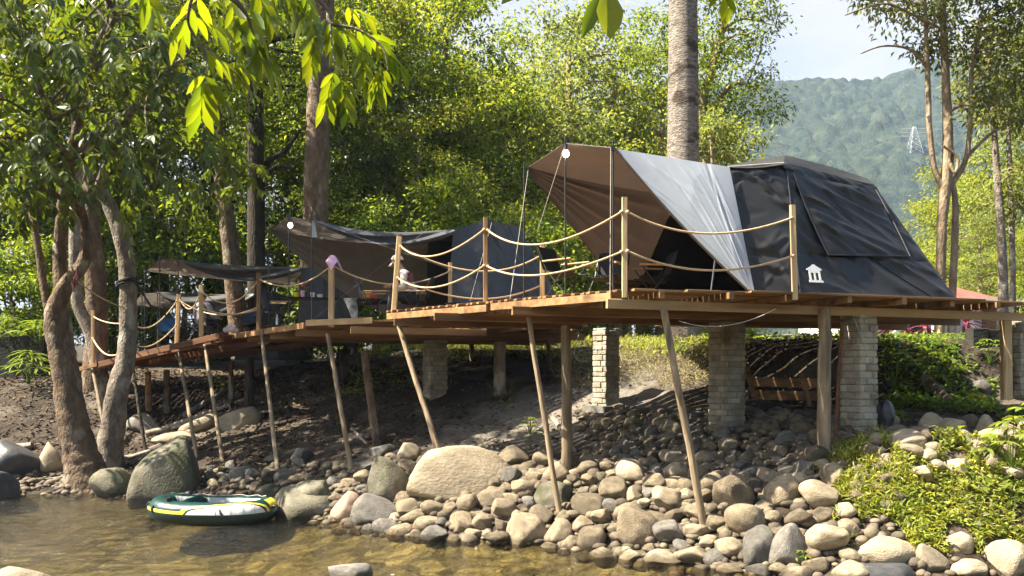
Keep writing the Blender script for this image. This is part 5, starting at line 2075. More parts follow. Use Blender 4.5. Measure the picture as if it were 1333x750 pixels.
peb = pmat('pebble', (.07, .056, .038), (.17, .137, .094), 6, .8, .3, 40, island=.4)
pebbles('pebbles', 'small stones filling the gaps of the bank wall', 1300, (-3.2, 5.0), (-.25, 1.7), (.05, .115), peb)
pebbles('pebbles', 'small stones of the shaded stone bed', 1500, (1.2, 5.6), (1.8, 4.6), (.04, .105), peb)
pebbles('pebbles', 'small stones along the left shore', 900, (-11, -2.6), (-.2, 1.2), (.03, .10), peb)
pebbles('pebbles', 'small stones along the right bank', 350, (4.6, 9.5), (-.2, 2.4), (.025, .07), peb)
pebbles('pebbles', 'gravel and clods strewn over the earth slope', 1500, (-9, 8), (2, 9), (.010, .035), peb)


# ------------------------------------------------------------------ leaves
def leaf_quads(P, A, Nn, L, W, fold=.18, droop=.15):
    """diamond leaves: base P, axis A, normal Nn, length L, width W -> (V, F)"""
    n = len(P)
    A = A / np.linalg.norm(A, axis=1, keepdims=True)
    S = np.cross(A, Nn)
    S /= np.linalg.norm(S, axis=1, keepdims=True) + 1e-9
    U = np.cross(S, A)
    L, W = L[:, None], W[:, None]
    mid = P + A * L * .45 + U * L * .06
    V = np.stack([P, mid - S * W * .5 + U * W * fold, P + A * L - U * L * droop, mid + S * W * .5 + U * W * fold], 1)
    Fq = np.arange(n * 4).reshape(n, 4)
    return V.reshape(-1, 3), Fq


def leaf_long(P, A, Nn, L, W, droop=.25):
    """longer leaves with a midrib and a curved blade (9 points, 4 quads and 4 triangles as quads)"""
    n = len(P)
    A = A / np.linalg.norm(A, axis=1, keepdims=True)
    S = np.cross(A, Nn)
    S /= np.linalg.norm(S, axis=1, keepdims=True) + 1e-9
    U = np.cross(S, A)
    L, W = L[:, None], W[:, None]
    rows = []
    for f, wd in ((.0, .05), (.18, .62), (.45, 1.0), (.72, .78), (1.0, .03)):
        c = P + A * L * (f - .10 * droop * f * f) - U * L * droop * f * f * .8
        up = U * W * .13 * wd
        rows += [c - S * W * .5 * wd + up, c, c + S * W * .5 * wd + up]
    V = np.stack(rows, 1)
    k = V.shape[1]
    q = []
    for r in range(4):
        for c in (0, 1):
            q.append([r * 3 + c, r * 3 + c + 1, r * 3 + c + 4, r * 3 + c + 3])
    q = np.array(q)
    Fq = (q[None] + (np.arange(n) * k)[:, None, None]).reshape(-1, 4)
    return V.reshape(-1, 3), Fq


def rnd_dirs(n, up=0.0):
    v = RNG.normal(size=(n, 3))
    v[:, 2] += up
    return v / np.linalg.norm(v, axis=1, keepdims=True)


def clump_cloud(C, per, rad, L, Wd, flat=.65, droop=-.25):
    """small leaves gathered round clump centres C (n,3)"""
    n = len(C)
    N = n * per
    k = np.repeat(np.arange(n), per)
    off = RNG.normal(size=(N, 3)) * np.array([1, 1, flat]) * .55
    rr = rad * RNG.uniform(.6, 1.35, n)[k]
    P = C[k] + off * rr[:, None]
    A = off / (np.linalg.norm(off, axis=1, keepdims=True) + 1e-6) * .8 + RNG.normal(size=(N, 3)) * .6
    A[:, 2] += droop
    Nn = RNG.normal(size=(N, 3)) * .55 + np.array([0, 0, 1.0])
    Lh = L * RNG.uniform(.65, 1.3, N)
    return leaf_quads(P, A, Nn, Lh, Lh * Wd)


def lobe_points(lobes, n):
    """n points spread unevenly through ellipsoid lobes [(centre, radii), ...], thinned towards the middle"""
    vol = np.array([l[1][0] * l[1][1] * l[1][2] for l in lobes]) ** .75
    pick = RNG.choice(len(lobes), n, p=vol / vol.sum())
    d = rnd_dirs(n)
    r = RNG.uniform(.25, 1.0, n) ** .5
    c = np.array([l[0] for l in lobes], float)[pick]
    s = np.array([l[1] for l in lobes], float)[pick]
    P = c + d * s * r[:, None]
    keep = fbm(P * .55, 2, int(RNG.integers(99))) > -.22
    return P[keep]


def limbs(m, tops, targets, r0, r1=.012, n=7, sag=.15):
    """branches from points on the trunk to clump centres"""
    for tg in targets:
        tg = Vector(tg)
        src, sr = min(tops, key=lambda q: (q[0] - tg).length + max(0, q[0].z - tg.z) * .8)
        d = tg - src
        mid = src + d * .5 + Vector((rr_.uniform(-.1, .1), rr_.uniform(-.1, .1), rr_.uniform(.0, .2))) * d.length
        pts, rad = smooth_path([(src, min(r0, sr * .6)), (mid, min(r0, sr * .6) * .55), (tg, r1)], 4)
        m.tube(pts, rad, n, caps=False)


def tree(name, label, stems, lobes, nclump, per, crad, L, Wd, bark, leaf, group=None, nlimb=14, cat='tree', droop=-.25, lump=.05, limb_r=.10, flat=.65, tn=12, extra=None):
    base = Vector(stems[0][0][0])
    t = thing(name, label, cat, base, group)
    m = MB()
    tops = []
    for q, st_ in enumerate(stems):
        pts, rad = smooth_path([(Vector(p), r) for p, r in st_], 7)
        m.tube(pts, rad, tn, lump=lump, seed=q * 3 + len(label))
        k = len(pts)
        tops += [(pts[i], rad[i]) for i in range(int(k * .45), k, 2)]
    C = lobe_points(lobes, nclump)
    if len(C) and nlimb:
        idx = RNG.choice(len(C), min(nlimb, len(C)), replace=False)
        limbs(m, tops, C[idx], limb_r)
    if extra:
        extra(m)
    m.build('trunk', M[bark], t, True)
    V, Fq = clump_cloud(C, per, crad, L, Wd, flat, droop)
    V = V - np.array(base)
    link('crown', np_mesh('crown', V, Fq, M[leaf]), t)
    return t


# sprays: a drooping leaf stalk with paired leaves, for the near trees
def spray_leaves(C, D, nleaf, length, L, W, droop, spread=1.0):
    """C start (n,3), D direction (n,3): (V, F, stalks) of pinnate sprays"""
    n = len(C)
    D = D / np.linalg.norm(D, axis=1, keepdims=True)
    P, A, Nn, LL = [], [], [], []
    st_ = []
    for j in range(nleaf):
        f = (j // 2 + .6) / (nleaf / 2)
        s = 1 if j % 2 else -1
        g = np.zeros((n, 3))
        g[:, 2] = -1
        pos = C + D * (length * f)[:, None] + g * (length * droop * f * f)[:, None]
        ax = D + g * (2 * droop * f)
        ax /= np.linalg.norm(ax, axis=1, keepdims=True)
        side = np.cross(ax, np.array([0, 0, 1.0]))
        side /= np.linalg.norm(side, axis=1, keepdims=True) + 1e-9
        up = np.cross(side, ax)
        a = side * s * spread * (1.0 - .35 * f) + ax * (.55 + .8 * f) + g * .35 + RNG.normal(size=(n, 3)) * .13
        P.append(pos)
        A.append(a)
        Nn.append(up + RNG.normal(size=(n, 3)) * .25)
        LL.append(L * RNG.uniform(.8, 1.15, n) * (1 - .25 * abs(f - .6)))
    for i in range(n):
        st_.append([Vector(C[i]) + Vector(D[i]) * length[i] * f + Vector((0, 0, -length[i] * droop * f * f)) for f in (0, .35, .7, 1)])
    P, A, Nn, LL = [np.concatenate(x) for x in (P, A, Nn, LL)]
    V, Fq = leaf_long(P, A, Nn, LL, LL * W)
    return V, Fq, st_


def spray_tree(name, label, stems, lobes, n, nleaf, length, L, W, bark, leaf, droop=.45, nlimb=30, limb_r=.07, outward=.9, group=None, twig=True, lump=.06, zbias=-.1):
    base = Vector(stems[0][0][0])
    t = thing(name, label, 'tree', base, group)
    m = MB()
    tops = []
    for q, s_ in enumerate(stems):
        pts, rad = smooth_path([(Vector(p), r) for p, r in s_], 8)
        m.tube(pts, rad, 16, lump=lump, seed=q * 5 + 2)
        k = len(pts)
        tops += [(pts[i], rad[i]) for i in range(int(k * .5), k, 2)]
    C = lobe_points(lobes, n)
    cen = np.array(lobes[0][0], float)
    idx = RNG.choice(len(C), min(nlimb, len(C)), replace=False)
    limbs(m, tops, C[idx], limb_r, .010)
    m.build('trunk', M[bark], t, True)
    D = (C - cen)
    D[:, 2] *= .25
    D = D / (np.linalg.norm(D, axis=1, keepdims=True) + 1e-6) * outward + RNG.normal(size=C.shape) * .6
    D[:, 2] += zbias
    V, Fq, st_ = spray_leaves(C, D, nleaf, length * RNG.uniform(.7, 1.3, len(C)), L, W, droop)
    cr = link('crown', np_mesh('crown', V - np.array(base), Fq, M[leaf], True), t)
    if twig:
        tw = MB()
        for s_ in st_:
            tw.tube(s_, [.006, .005, .004, .003], 4, caps=False)
        tw.build('twigs', M['bark_grey'], cr)['kind'] = 'stuff'
    return t

# ------------------------------------------------------------------ trees
def px_lobe(px, py, Y, rw, rh, rd):
    return (tuple(at(px, py, Y)), (rw / F * Y, rd, rh / F * Y))


def stem(*q):
    """(px, py, Y, diameter in pixels) -> [(point, radius)]"""
    return [(at(px, py, Y), d / F * Y * .5) for px, py, Y, d in q]


# --- the forked riverside tree at the left and its curved neighbour
spray_tree('riverside_tree', 'forked brown riverside tree with a broad base at the left shore',
           [stem((121, 650, 18.9, 72), (112, 614, 18.9, 52), (103, 585, 18.9, 42), (95, 545, 18.9, 37), (86, 490, 18.9, 34), (76, 440, 18.9, 30), (72, 405, 18.9, 25), (86, 372, 18.9, 20), (107, 345, 18.9, 17), (113, 312, 18.9, 15), (103, 270, 18.8, 14), (84, 210, 18.6, 11), (60, 140, 18.2, 8), (40, 80, 17.8, 5)),
            stem((92, 520, 19.0, 24), (84, 430, 19.1, 19), (78, 340, 19.2, 17), (81, 285, 19.2, 16), (92, 200, 19.1, 13), (120, 100, 18.8, 9), (150, 20, 18.4, 6)),
            stem((84, 470, 19.0, 14), (62, 400, 19.2, 10), (46, 300, 19.3, 9), (26, 200, 19.2, 7), (0, 120, 18.9, 5)),
            stem((110, 610, 18.9, 22), (128, 628, 18.75, 12), (150, 642, 18.6, 6)), stem((106, 606, 18.9, 20), (84, 628, 18.8, 11), (64, 640, 18.7, 5))],
           [px_lobe(60, 140, 16.6, 150, 115, 2.6), px_lobe(120, 60, 16.5, 150, 70, 2.4), px_lobe(-30, 200, 16.5, 110, 90, 2), px_lobe(120, 215, 16.2, 110, 55, 1.6), px_lobe(40, -60, 17, 200, 90, 3)],
           470, 10, .62, .27, .34, 'bark_brown', 'leaf_dark', droop=.5, nlimb=46)
spray_tree('riverside_tree', 'curved grey brown tree bound with a black strap at the low deck',
           [stem((140, 630, 19.8, 46), (142, 596, 19.8, 36), (146, 560, 19.8, 31), (153, 510, 19.8, 27), (163, 470, 19.9, 24), (167, 420, 20, 22), (166, 360, 20, 21), (158, 310, 20, 20), (142, 266, 20, 18), (122, 236, 19.9, 15), (108, 180, 19.6, 12), (112, 100, 19, 9), (140, 30, 18.5, 6)),
            stem((128, 245, 19.9, 13), (150, 190, 19, 10), (175, 140, 18, 8), (205, 105, 17.2, 6), (245, 70, 16.6, 4))],
           [px_lobe(215, 120, 17.2, 95, 95, 2.0), px_lobe(250, 60, 17, 90, 70, 2), px_lobe(210, 225, 17.5, 75, 50, 1.6), px_lobe(290, 200, 20, 60, 70, 1.6), px_lobe(200, -60, 18, 200, 90, 3)],
           300, 10, .60, .26, .34, 'bark_grey', 'leaf_dark', droop=.5, nlimb=30)
tree('slender_tree', 'slim pale trunk behind the curved tree at the low deck',
     [stem((145, 560, 22.2, 24), (120, 440, 22.3, 18), (100, 390, 22.3, 15), (98, 300, 22.4, 15), (100, 200, 22.4, 13), (95, 90, 22.4, 10))],
     [px_lobe(90, 60, 22.4, 130, 110, 2.5)], 120, 60, .5, .15, .42, 'bark_grey', 'leaf_dark', nlimb=10)
tree('slender_tree', 'mottled trunk right behind the curved tree',
     [stem((120, 530, 23.5, 34), (126, 440, 23.6, 28), (124, 360, 23.6, 26), (118, 280, 23.6, 24), (125, 150, 23.6, 20), (130, 20, 23.6, 15))],
     [px_lobe(130, 20, 23.6, 150, 120, 3)], 140, 60, .55, .16, .42, 'bark_brown', 'leaf_dark', nlimb=10)

# --- tall trunks of the forest edge
tree('forest_tree', 'stout brown trunk rising behind the second tent awning',
     [stem((409, 420, 25, 42), (411, 280, 25, 33), (413, 180, 25, 31), (417, 90, 25, 30), (421, 0, 25, 28), (426, -90, 25, 24), (430, -180, 25, 18), (436, -260, 25, 10))],
     [px_lobe(430, -210, 25, 190, 90, 3.4), px_lobe(360, -120, 25, 90, 60, 2.2)], 170, 60, .6, .18, .42, 'bark_brown', 'leaf_mid', nlimb=16, lump=.03)
tree('forest_tree', 'straight dark trunk left of the stout brown one',
     [stem((335, 430, 28, 26), (334, 340, 28, 23), (333, 200, 28, 21), (331, 100, 28, 20), (330, 0, 28, 18), (330, -150, 28, 12)),
      stem((338, 226, 28, 10), (352, 208, 28, 8), (372, 195, 27.6, 6), (390, 170, 27.4, 4)), stem((342, 232, 28, 8), (360, 217, 27.8, 6), (385, 218, 27.6, 4))],
     [px_lobe(340, 60, 28.5, 90, 100, 2.6), px_lobe(440, 120, 29, 70, 80, 2.2), px_lobe(330, -100, 28, 160, 90, 3)], 190, 60, .6, .17, .42, 'bark_dark', 'leaf_dark', nlimb=16, lump=.03)
tree('forest_tree', 'leaning light brown trunk behind the third awning',
     [stem((312, 440, 26.5, 26), (303, 350, 26.5, 23), (296, 290, 26.5, 21), (289, 240, 26.5, 19), (280, 150, 26.5, 16), (270, 40, 26.5, 12), (262, -60, 26.5, 7))],
     [px_lobe(275, 20, 26.5, 110, 90, 2.6), px_lobe(290, 160, 26.5, 40, 50, 1.4)], 120, 60, .55, .17, .42, 'bark_brown', 'leaf_mid', nlimb=12, lump=.04)
# pale ringed trunk straight behind the large tent
tree('palm_like_tree', 'thick pale ringed trunk rising straight behind the biggest tent',
     [stem((889, 470, 20.5, 46), (889, 330, 20.5, 43), (889, 205, 20.5, 41), (889.5, 100, 20.5, 39), (889, 0, 20.5, 37), (888, -120, 20.5, 34), (887, -240, 20.5, 28), (885, -330, 20.5, 14))],
     [px_lobe(885, -300, 20.5, 170, 70, 2.8)], 120, 60, .6, .2, .4, 'bark_ring', 'leaf_mid', nlimb=12, lump=.015, tn=20)
tree('feathery_tree', 'open feathery green tree right of the pale ringed trunk',
     [stem((915, 420, 26, 18), (920, 230, 26, 14), (914, 140, 26, 13), (926, 95, 26, 11), (940, 40, 26, 9), (950, -40, 26, 6)),
      stem((917, 170, 26, 9), (935, 130, 26, 7), (960, 108, 25.8, 5), (985, 118, 25.7, 3)), stem((912, 150, 26, 8), (905, 90, 26, 6), (900, 30, 26, 5))],
     [px_lobe(955, 40, 26, 62, 48, 1.8), px_lobe(985, 128, 26, 42, 40, 1.3), px_lobe(930, 100, 26, 34, 60, 1.4), px_lobe(850, 60, 26.5, 42, 60, 1.6), px_lobe(940, -60, 26, 90, 60, 2.4), px_lobe(960, 160, 26, 40, 26, 1.2)],
     250, 62, .42, .13, .42, 'bark_tan', 'leaf_mid', nlimb=30, limb_r=.06)
tree('shrubby_tree', 'yellow green bushy growth at the foot of the pale ringed trunk',
     [stem((935, 470, 24, 8), (930, 260, 24, 6), (925, 180, 24, 3))],
     [px_lobe(930, 175, 24, 38, 28, 1.0), px_lobe(945, 190, 25, 50, 24, 1.2)], 60, 60, .4, .13, .45, 'bark_tan', 'leaf_pale', nlimb=8)
# --- right hand trees
tree('twin_stemmed_tree', 'tall tan tree with several stems right of the biggest tent',
     [stem((1222, 470, 21, 13.9), (1224, 380, 21, 12.3), (1226, 300, 21, 12.3), (1231, 240, 21, 15.6), (1234, 200, 21, 13.9), (1233, 140, 21, 11.5), (1229, 60, 21, 9.0), (1226, -20, 21, 7.4), (1222, -110, 21, 4.1)),
      stem((1238, 470, 21.1, 11.5), (1240, 380, 21.1, 9.8), (1243, 310, 21.1, 9.0), (1243, 255, 21.05, 7.4), (1237, 228, 21, 4.1)),
      stem((1228, 245, 21, 8.2), (1216, 218, 21, 7.4), (1210, 170, 21, 7.4), (1208, 110, 21, 6.6), (1206, 60, 21, 5.7), (1204, 0, 21, 4.1)),
      stem((1240, 238, 21, 7.4), (1258, 205, 21, 6.6), (1264, 140, 20.9, 5.7), (1265, 90, 20.8, 4.9), (1280, 20, 20.8, 3.3)),
      stem((1234, 205, 20.9, 4.9), (1243, 225, 20.8, 4.1), (1246, 205, 20.8, 4.1), (1228, 190, 20.8, 3.3)),
      stem((1258, 205, 21, 4.9), (1285, 178, 21, 4.1), (1310, 163, 20.8, 3.3), (1340, 155, 20.6, 2.5)),
      stem((1232, 150, 21, 4.9), (1252, 137, 20.8, 4.1), (1290, 140, 20.6, 2.5)),
      stem((1208, 90, 21, 4.1), (1185, 65, 20.8, 3.3), (1150, 60, 20.5, 2.5), (1120, 70, 20.3, 1.6)),
      stem((1229, 40, 21, 4.1), (1190, 20, 20.8, 3.3), (1150, 5, 20.5, 2.5), (1100, 20, 20.2, 1.6))],
     [px_lobe(1150, 15, 20.6, 60, 26, 1.3), px_lobe(1270, 30, 20.8, 70, 60, 1.8), px_lobe(1320, 60, 20.6, 60, 70, 1.8), px_lobe(1230, -60, 21, 130, 60, 2.6), px_lobe(1115, 48, 20.4, 26, 14, .8), px_lobe(1300, 140, 20.6, 50, 34, 1.2), px_lobe(1200, 125, 20.8, 16, 14, .5)],
     330, 42, .42, .15, .40, 'bark_tan', 'leaf_olive', nlimb=44, limb_r=.045, droop=-.5)
tree('slender_tree', 'pale grey trunk with grey green leaves at the right edge',
     [stem((1303, 470, 26, 14), (1306, 390, 26, 13), (1304, 320, 26, 11), (1299, 240, 26, 10), (1296, 200, 26, 8), (1290, 110, 26, 6), (1285, 20, 26, 4)), stem((1318, 470, 26.5, 9), (1318, 380, 26.5, 8), (1316, 250, 26.5, 7), (1310, 120, 26.5, 4))],
     [px_lobe(1305, 90, 26, 50, 90, 1.8), px_lobe(1330, 230, 26, 40, 60, 1.4), px_lobe(1280, 190, 27, 30, 40, 1.2)],
     150, 60, .42, .13, .42, 'bark_grey', 'leaf_olive', nlimb=24, limb_r=.04)

# --- forest behind: a few kinds, each copied to its own place
def forest_kind(name, leaf, bark, h, spread, L, nclump, per, crad, seed, low=.12):
    global RNG
    RNG = np.random.default_rng(seed)
    st_ = [[(Vector((0, 0, -.4)), .030 * h), (Vector((.1, 0, h * .3)), .022 * h), (Vector((-.1, .1, h * .6)), .014 * h), (Vector((.1, 0, h * .9)), .005 * h)]]
    lobes = []
    rg = random.Random(seed)
    nl = 9
    for k in range(nl):
        f = low + (1 - low) * (k + .5) / nl
        rad = spread * (math.sin(math.pi * (.12 + .78 * f)) ** .7)
        a = k * 2.4 + rg.uniform(-.4, .4)
        lobes.append(((rad * .5 * math.cos(a), rad * .5 * math.sin(a), h * f), (rad * rg.uniform(.55, .75), rad * rg.uniform(.55, .75), h * rg.uniform(.09, .14))))
    return tree(name, 'tree', st_, lobes, nclump, per, crad, L, .45, bark, leaf, nlimb=18, limb_r=.10, flat=.55)


KINDS = {
    'mid': forest_kind('broadleaf_tree', 'leaf_mid', 'bark_brown', 14, 4.2, .19, 420, 62, .62, 31, .06),
    'dark': forest_kind('broadleaf_tree', 'leaf_dark', 'bark_dark', 15, 4.4, .22, 420, 60, .66, 32, .06),
    'light': forest_kind('broadleaf_tree', 'leaf_light', 'bark_tan', 13, 4.0, .20, 400, 60, .62, 33, .06),
    'pale': forest_kind('thin_crowned_tree', 'leaf_pale', 'bark_tan', 13, 3.6, .20, 300, 46, .62, 34, .12),
    'bush': forest_kind('bush', 'leaf_mid', 'bark_brown', 3.6, 1.9, .15, 170, 56, .42, 35, .02),
    'bushl': forest_kind('bush', 'leaf_light', 'bark_brown', 3.4, 1.9, .15, 170, 56, .42, 36, .02),
}
FOREST = [  # kind, px of the trunk, depth, scale, label, group
    ('mid', -30, 31, 1.0), ('dark', 60, 33, 1.05), ('light', 140, 35, .95), ('mid', 205, 32, .95), ('dark', 285, 36, 1.1), ('mid', 385, 33, .80), ('dark', 392, 41, 1.2),
    ('mid', 462, 32, .92), ('light', 525, 32, 1.0), ('dark', 500, 40, 1.25), ('mid', 578, 34, .98), ('mid', 610, 37, .82), ('dark', 640, 33, .42), ('light', 545, 29, .62), ('dark', 455, 28.5, .52),
    ('pale', 660, 46, .92), ('pale', 725, 48, 1.30), ('pale', 770, 45, .88), ('light', 705, 50, .98), ('light', 815, 50, .98), ('light', 843, 43, .80), ('pale', 870, 52, .95), ('pale', 690, 40, .60), ('mid', 757, 62, 1.05), ('light', 652, 39, .92), ('pale', 800, 40, 1.12), ('light', 862, 38, .95), ('pale', 742, 38, 1.10), ('light', 600, 52, 1.25), ('pale', 835, 60, 1.35), ('mid', 690, 56, 1.35), 
    ('light', 1180, 62, .80), ('light', 1240, 52, .86), ('light', 1300, 44, .86), ('pale', 1345, 40, .95), ('light', 1200, 40, .36), ('pale', 1275, 36, .42), ('light', 1340, 33, .36), ('pale', 1215, 70, .75), ('mid', 975, 60, .42), ('pale', 930, 55, .62),
]
LBL = {
    ('mid', 0): 'mid green forest tree standing in the wood behind the left tents',
    ('dark', 0): 'dark leaved forest tree standing in the wood behind the left tents',
    ('light', 0): 'bright green forest tree standing in the wood behind the left tents',
    ('pale', 1): 'pale yellowish tree in the sunny wood behind the biggest awning',
    ('light', 1): 'light green tree in the sunny wood behind the biggest awning',
    ('mid', 1): 'tall mid green tree at the back of the sunny wood',
    ('light', 2): 'light green tree in the valley right of the biggest tent',
    ('pale', 2): 'pale yellowish tree in the valley right of the biggest tent',
    ('mid', 2): 'small green tree peeping over the biggest tent roof',
}
GRP = {0: 'forest trees behind the left tents', 1: 'sunny trees behind the big awning', 2: 'valley trees right of the big tent'}
used = set()
for i, (k, px, Y, s) in enumerate(FOREST):
    o = KINDS[k] if k not in used else copy_tree(KINDS[k])
    used.add(k)
    p = at(px, 400, Y)
    o.location = (p.x, p.y, tz(p.x, p.y) - .1)
    o.rotation_euler = (0, 0, i * 2.399)
    o.scale = (s, s, s)
    z = 0 if i < 15 else (1 if i < 31 else 2)
    tag(o, LBL[(k, z)], 'tree', GRP[z])
BUSHES = [('bush', 15, 27.5, 1.0, 0), ('bush', 75, 28.5, .9, 0), ('bush', 150, 30, 1.1, 0), ('bush', 240, 31, 1.2, 0), ('bush', 460, 27, 1.1, 0), ('bush', 520, 26, 1.0, 0), ('bush', 585, 27, 1.2, 0), ('bushl', 650, 29, 1.3, 0), ('bush', 690, 24.5, .9, 1), ('bushl', 730, 27, 1.2, 1), ('bushl', 690, 33, 1.7, 1), ('bush', 800, 30, 1.5, 1),
          ('bushl', 1180, 40, 1.2, 2), ('bush', 1400, 30, .9, 2), ('bushl', 1320, 40, 1.3, 2)]
BL2 = {0: 'leafy bush of the forest edge behind the left tents', 1: 'leafy bush seen past the biggest awning', 2: 'leafy bush of the valley beside the house'}
for i, (k, px, Y, s, z) in enumerate(BUSHES):
    o = KINDS[k] if k not in used else copy_tree(KINDS[k])
    used.add(k)
    p = at(px, 400, Y)
    o.location = (p.x, p.y, tz(p.x, p.y) - .1)
    o.rotation_euler = (0, 0, i * 1.7)
    o.scale = (s, s, s)
    tag(o, BL2[z], 'bush', BL2[z].replace('leafy bush', 'leafy bushes'))
RNG = np.random.default_rng(77)

# --- the tree on the near bank whose branches hang into the top of the picture
nb = Vector((-3.6, 2.6, tz(-3.6, 2.6)))
nt_ = thing('overhanging_tree', 'large leaved tree on the near bank whose branch tips hang into view', 'tree', nb)
tm = MB()
pts, rad = smooth_path([(nb - Vector((0, 0, .3)), .24), (nb + Vector((.2, .1, 2.2)), .19), (Vector((-3.2, 3.2, 5.0)), .15), (Vector((-2.9, 3.9, 6.6)), .11), (Vector((-2.4, 4.9, 7.4)), .06)], 7)
tm.tube(pts, rad, 14, lump=.05)


def hang(pxs, r0):
    p_, r_ = smooth_path([(Vector(a), r0 * (1 - .8 * i / (len(pxs) - 1))) for i, a in enumerate(pxs)], 6)
    tm.tube(p_, r_, 7)
    return p_


hang([(-2.9, 3.9, 6.6), at(200, -60, 5.2), at(290, -10, 5.5), at(318, 15, 5.6), at(330, 45, 5.7)], .035)
hang([at(255, -20, 5.4), at(245, 30, 5.5), at(268, 70, 5.6), at(266, 98, 5.6)], .012)
hang([at(200, -60, 5.2), at(340, -45, 6.0), at(420, 5, 6.4), at(430, 30, 6.4), at(465, 38, 6.4), at(498, 62, 6.4), at(505, 92, 6.4)], .022)
hang([at(430, 30, 6.4), at(436, 80, 6.3), at(455, 102, 6.3)], .010)
hang([(-2.4, 4.9, 7.4), at(500, -160, 4.4), at(700, -70, 4.2), at(775, -22, 4.1), at(790, -8, 4.1)], .025)
hang([at(700, -70, 4.2), at(880, -60, 4.4), at(940, -18, 4.5)], .012)
tm.build('trunk', M['bark_grey'], nt_, True)
C_, D_, Ls = [], [], []
LV = []      # single leaves: base px, tip px, depth, width share
SPR = [  # stalk start, its end, depth, number of leaves, leaf length px
    ((322, 5), (340, 72), 5.6, 12, 66), ((300, 0), (318, 60), 5.6, 8, 50), ((318, 40), (362, 95), 5.7, 10, 56), ((268, 92), (262, 132), 5.6, 9, 62), ((262, 62), (310, 92), 5.6, 10, 54),
    ((300, 78), (330, 100), 5.6, 8, 46), ((262, -10), (232, 40), 5.5, 8, 60), ((372, -30), (392, 20), 6.3, 8, 52), ((395, -20), (412, 40), 6.3, 10, 50), ((422, 20), (440, 62), 6.4, 12, 46), ((436, 34), (470, 56), 6.4, 10, 42),
    ((462, 38), (498, 52), 6.4, 10, 46), ((490, 55), (520, 80), 6.4, 9, 48), ((500, 84), (490, 118), 6.4, 9, 46), ((436, 90), (424, 128), 6.3, 9, 48), ((445, 100), (452, 136), 6.3, 8, 44), ((470, 60), (478, 105), 6.4, 8, 44), ((350, -30), (380, -5), 6.2, 8, 50), ((410, 40), (405, 80), 6.4, 8, 44), ((180, -30), (200, 10), 5.4, 8, 54), ((448, 8), (480, 16), 6.5, 8, 42), ((330, -20), (352, 20), 6.0, 8, 52), ((935, -30), (950, 2), 4.5, 5, 44), ((250, 20), (300, 40), 5.6, 9, 54)]
Vs, Fs, o_ = [], [], 0
for (a, b, Y, nl, lp) in SPR:
    A_, B_ = at(a[0], a[1], Y), at(b[0], b[1], Y + .15)
    ln = (B_ - A_).length
    V, Fq, st_ = spray_leaves(np.array([A_]), np.array([B_ - A_]), nl, np.array([ln]), lp * .78 / F * Y, .30, .12, .75)
    Vs.append(V)
    Fs.append(Fq + o_)
    o_ += len(V)
    tm2 = MB().tube(st_[0], [.006, .005, .004, .003], 5)
for (a, b, Y, wd) in (((786, -14), (757, 50), 4.1, .30), ((790, -12), (796, 50), 4.1, .62), ((700, -40), (652, 4), 4.2, .4)):
    A_, B_ = at(a[0], a[1], Y), at(b[0], b[1], Y)
    V, Fq = leaf_long(np.array([A_]), np.array([B_ - A_]), np.array([(0.25, -1.0, .35)]), np.array([(B_ - A_).length]), np.array([(B_ - A_).length * wd]), .08)
    Vs.append(V)
    Fs.append(Fq + o_)
    o_ += len(V)
# the rest of its crown, up out of the frame
C = lobe_points([((-2.6, 4.2, 8.6), (2.0, 1.6, 1.0))], 60)
V, Fq, st_ = spray_leaves(C, rnd_dirs(len(C), -.2), 10, np.full(len(C), .45), .3, .3, .4)
Vs.append(V)
Fs.append(Fq + o_)
link('crown', np_mesh('crown', np.concatenate(Vs) - np.array(nb), np.concatenate(Fs), M['leaf_big'], True), nt_)

# strap and ribbon on the tree trunks
sc_ = at(166, 367, 20.0)
m = MB()
for dz in (-.03, .03):
    m.tube([sc_ + Vector((.205 * math.cos(a), .205 * math.sin(a), dz + .05 * math.cos(a))) for a in np.linspace(0, 2 * math.pi, 25)], .028, 6, caps=False)
m.tube([sc_ + Vector((.2, -.1, .0)), at(196, 398, 20.4), at(222, 414, 20.9)], .022, 6)
tag(m.build('tie_strap', M['cord_black'], None, True), 'black strap bound round the curved trunk and pulled down to the deck', 'strap')
m = MB()
for a_, b_ in (((93, 372), (101, 350)), ((96, 380), (92, 362)), ((101, 352), (99, 372))):
    m.tube([at(a_[0], a_[1], 18.62), at((a_[0] + b_[0]) / 2 + 1, (a_[1] + b_[1]) / 2, 18.58), at(b_[0], b_[1], 18.62)], .018, 6)
tag(m.build('tied_ribbon', M['bag_red'], None, True), 'reddish ribbon tied to the fork of the riverside tree', 'ribbon')


# ------------------------------------------------------------------ ground cover
def blades(name, label, n, region, L, Wd, leaf, up=.8, flat=False, dens=None, kind='stuff'):
    x = RNG.uniform(region[0], region[1], n)
    d = RNG.uniform(region[2], region[3], n)
    y = np.interp(x, SHX, SHY) + d
    k = np.ones(n, bool) if dens is None else dens(x, y, d)
    for p_, r_ in PLACED:
        if r_ > .09:
            k &= (x - p_.x) ** 2 + (y - p_.y) ** 2 > (r_ * .95) ** 2
    x, y = x[k], y[k]
    n = len(x)
    z = terr(x, y)
    A = RNG.normal(size=(n, 3)) * (1.0 if not flat else 1.0)
    A[:, 2] = np.abs(A[:, 2]) * .5 + up if not flat else A[:, 2] * .12
    hgt = (0 if flat else 1) * RNG.random(n) ** 2 * L * 1.3
    P = np.stack([x, y, z + hgt + .012], -1)
    Nn = RNG.normal(size=(n, 3)) * .5 + np.array([0, 0, 1.0])
    Lh = L * RNG.uniform(.5, 1.35, n)
    V, Fq = leaf_quads(P, A, Nn, Lh, Lh * Wd, .15, .35 if not flat else .05)
    return tag(link(name, np_mesh(name, V, Fq, M[leaf])), label, kind=kind)


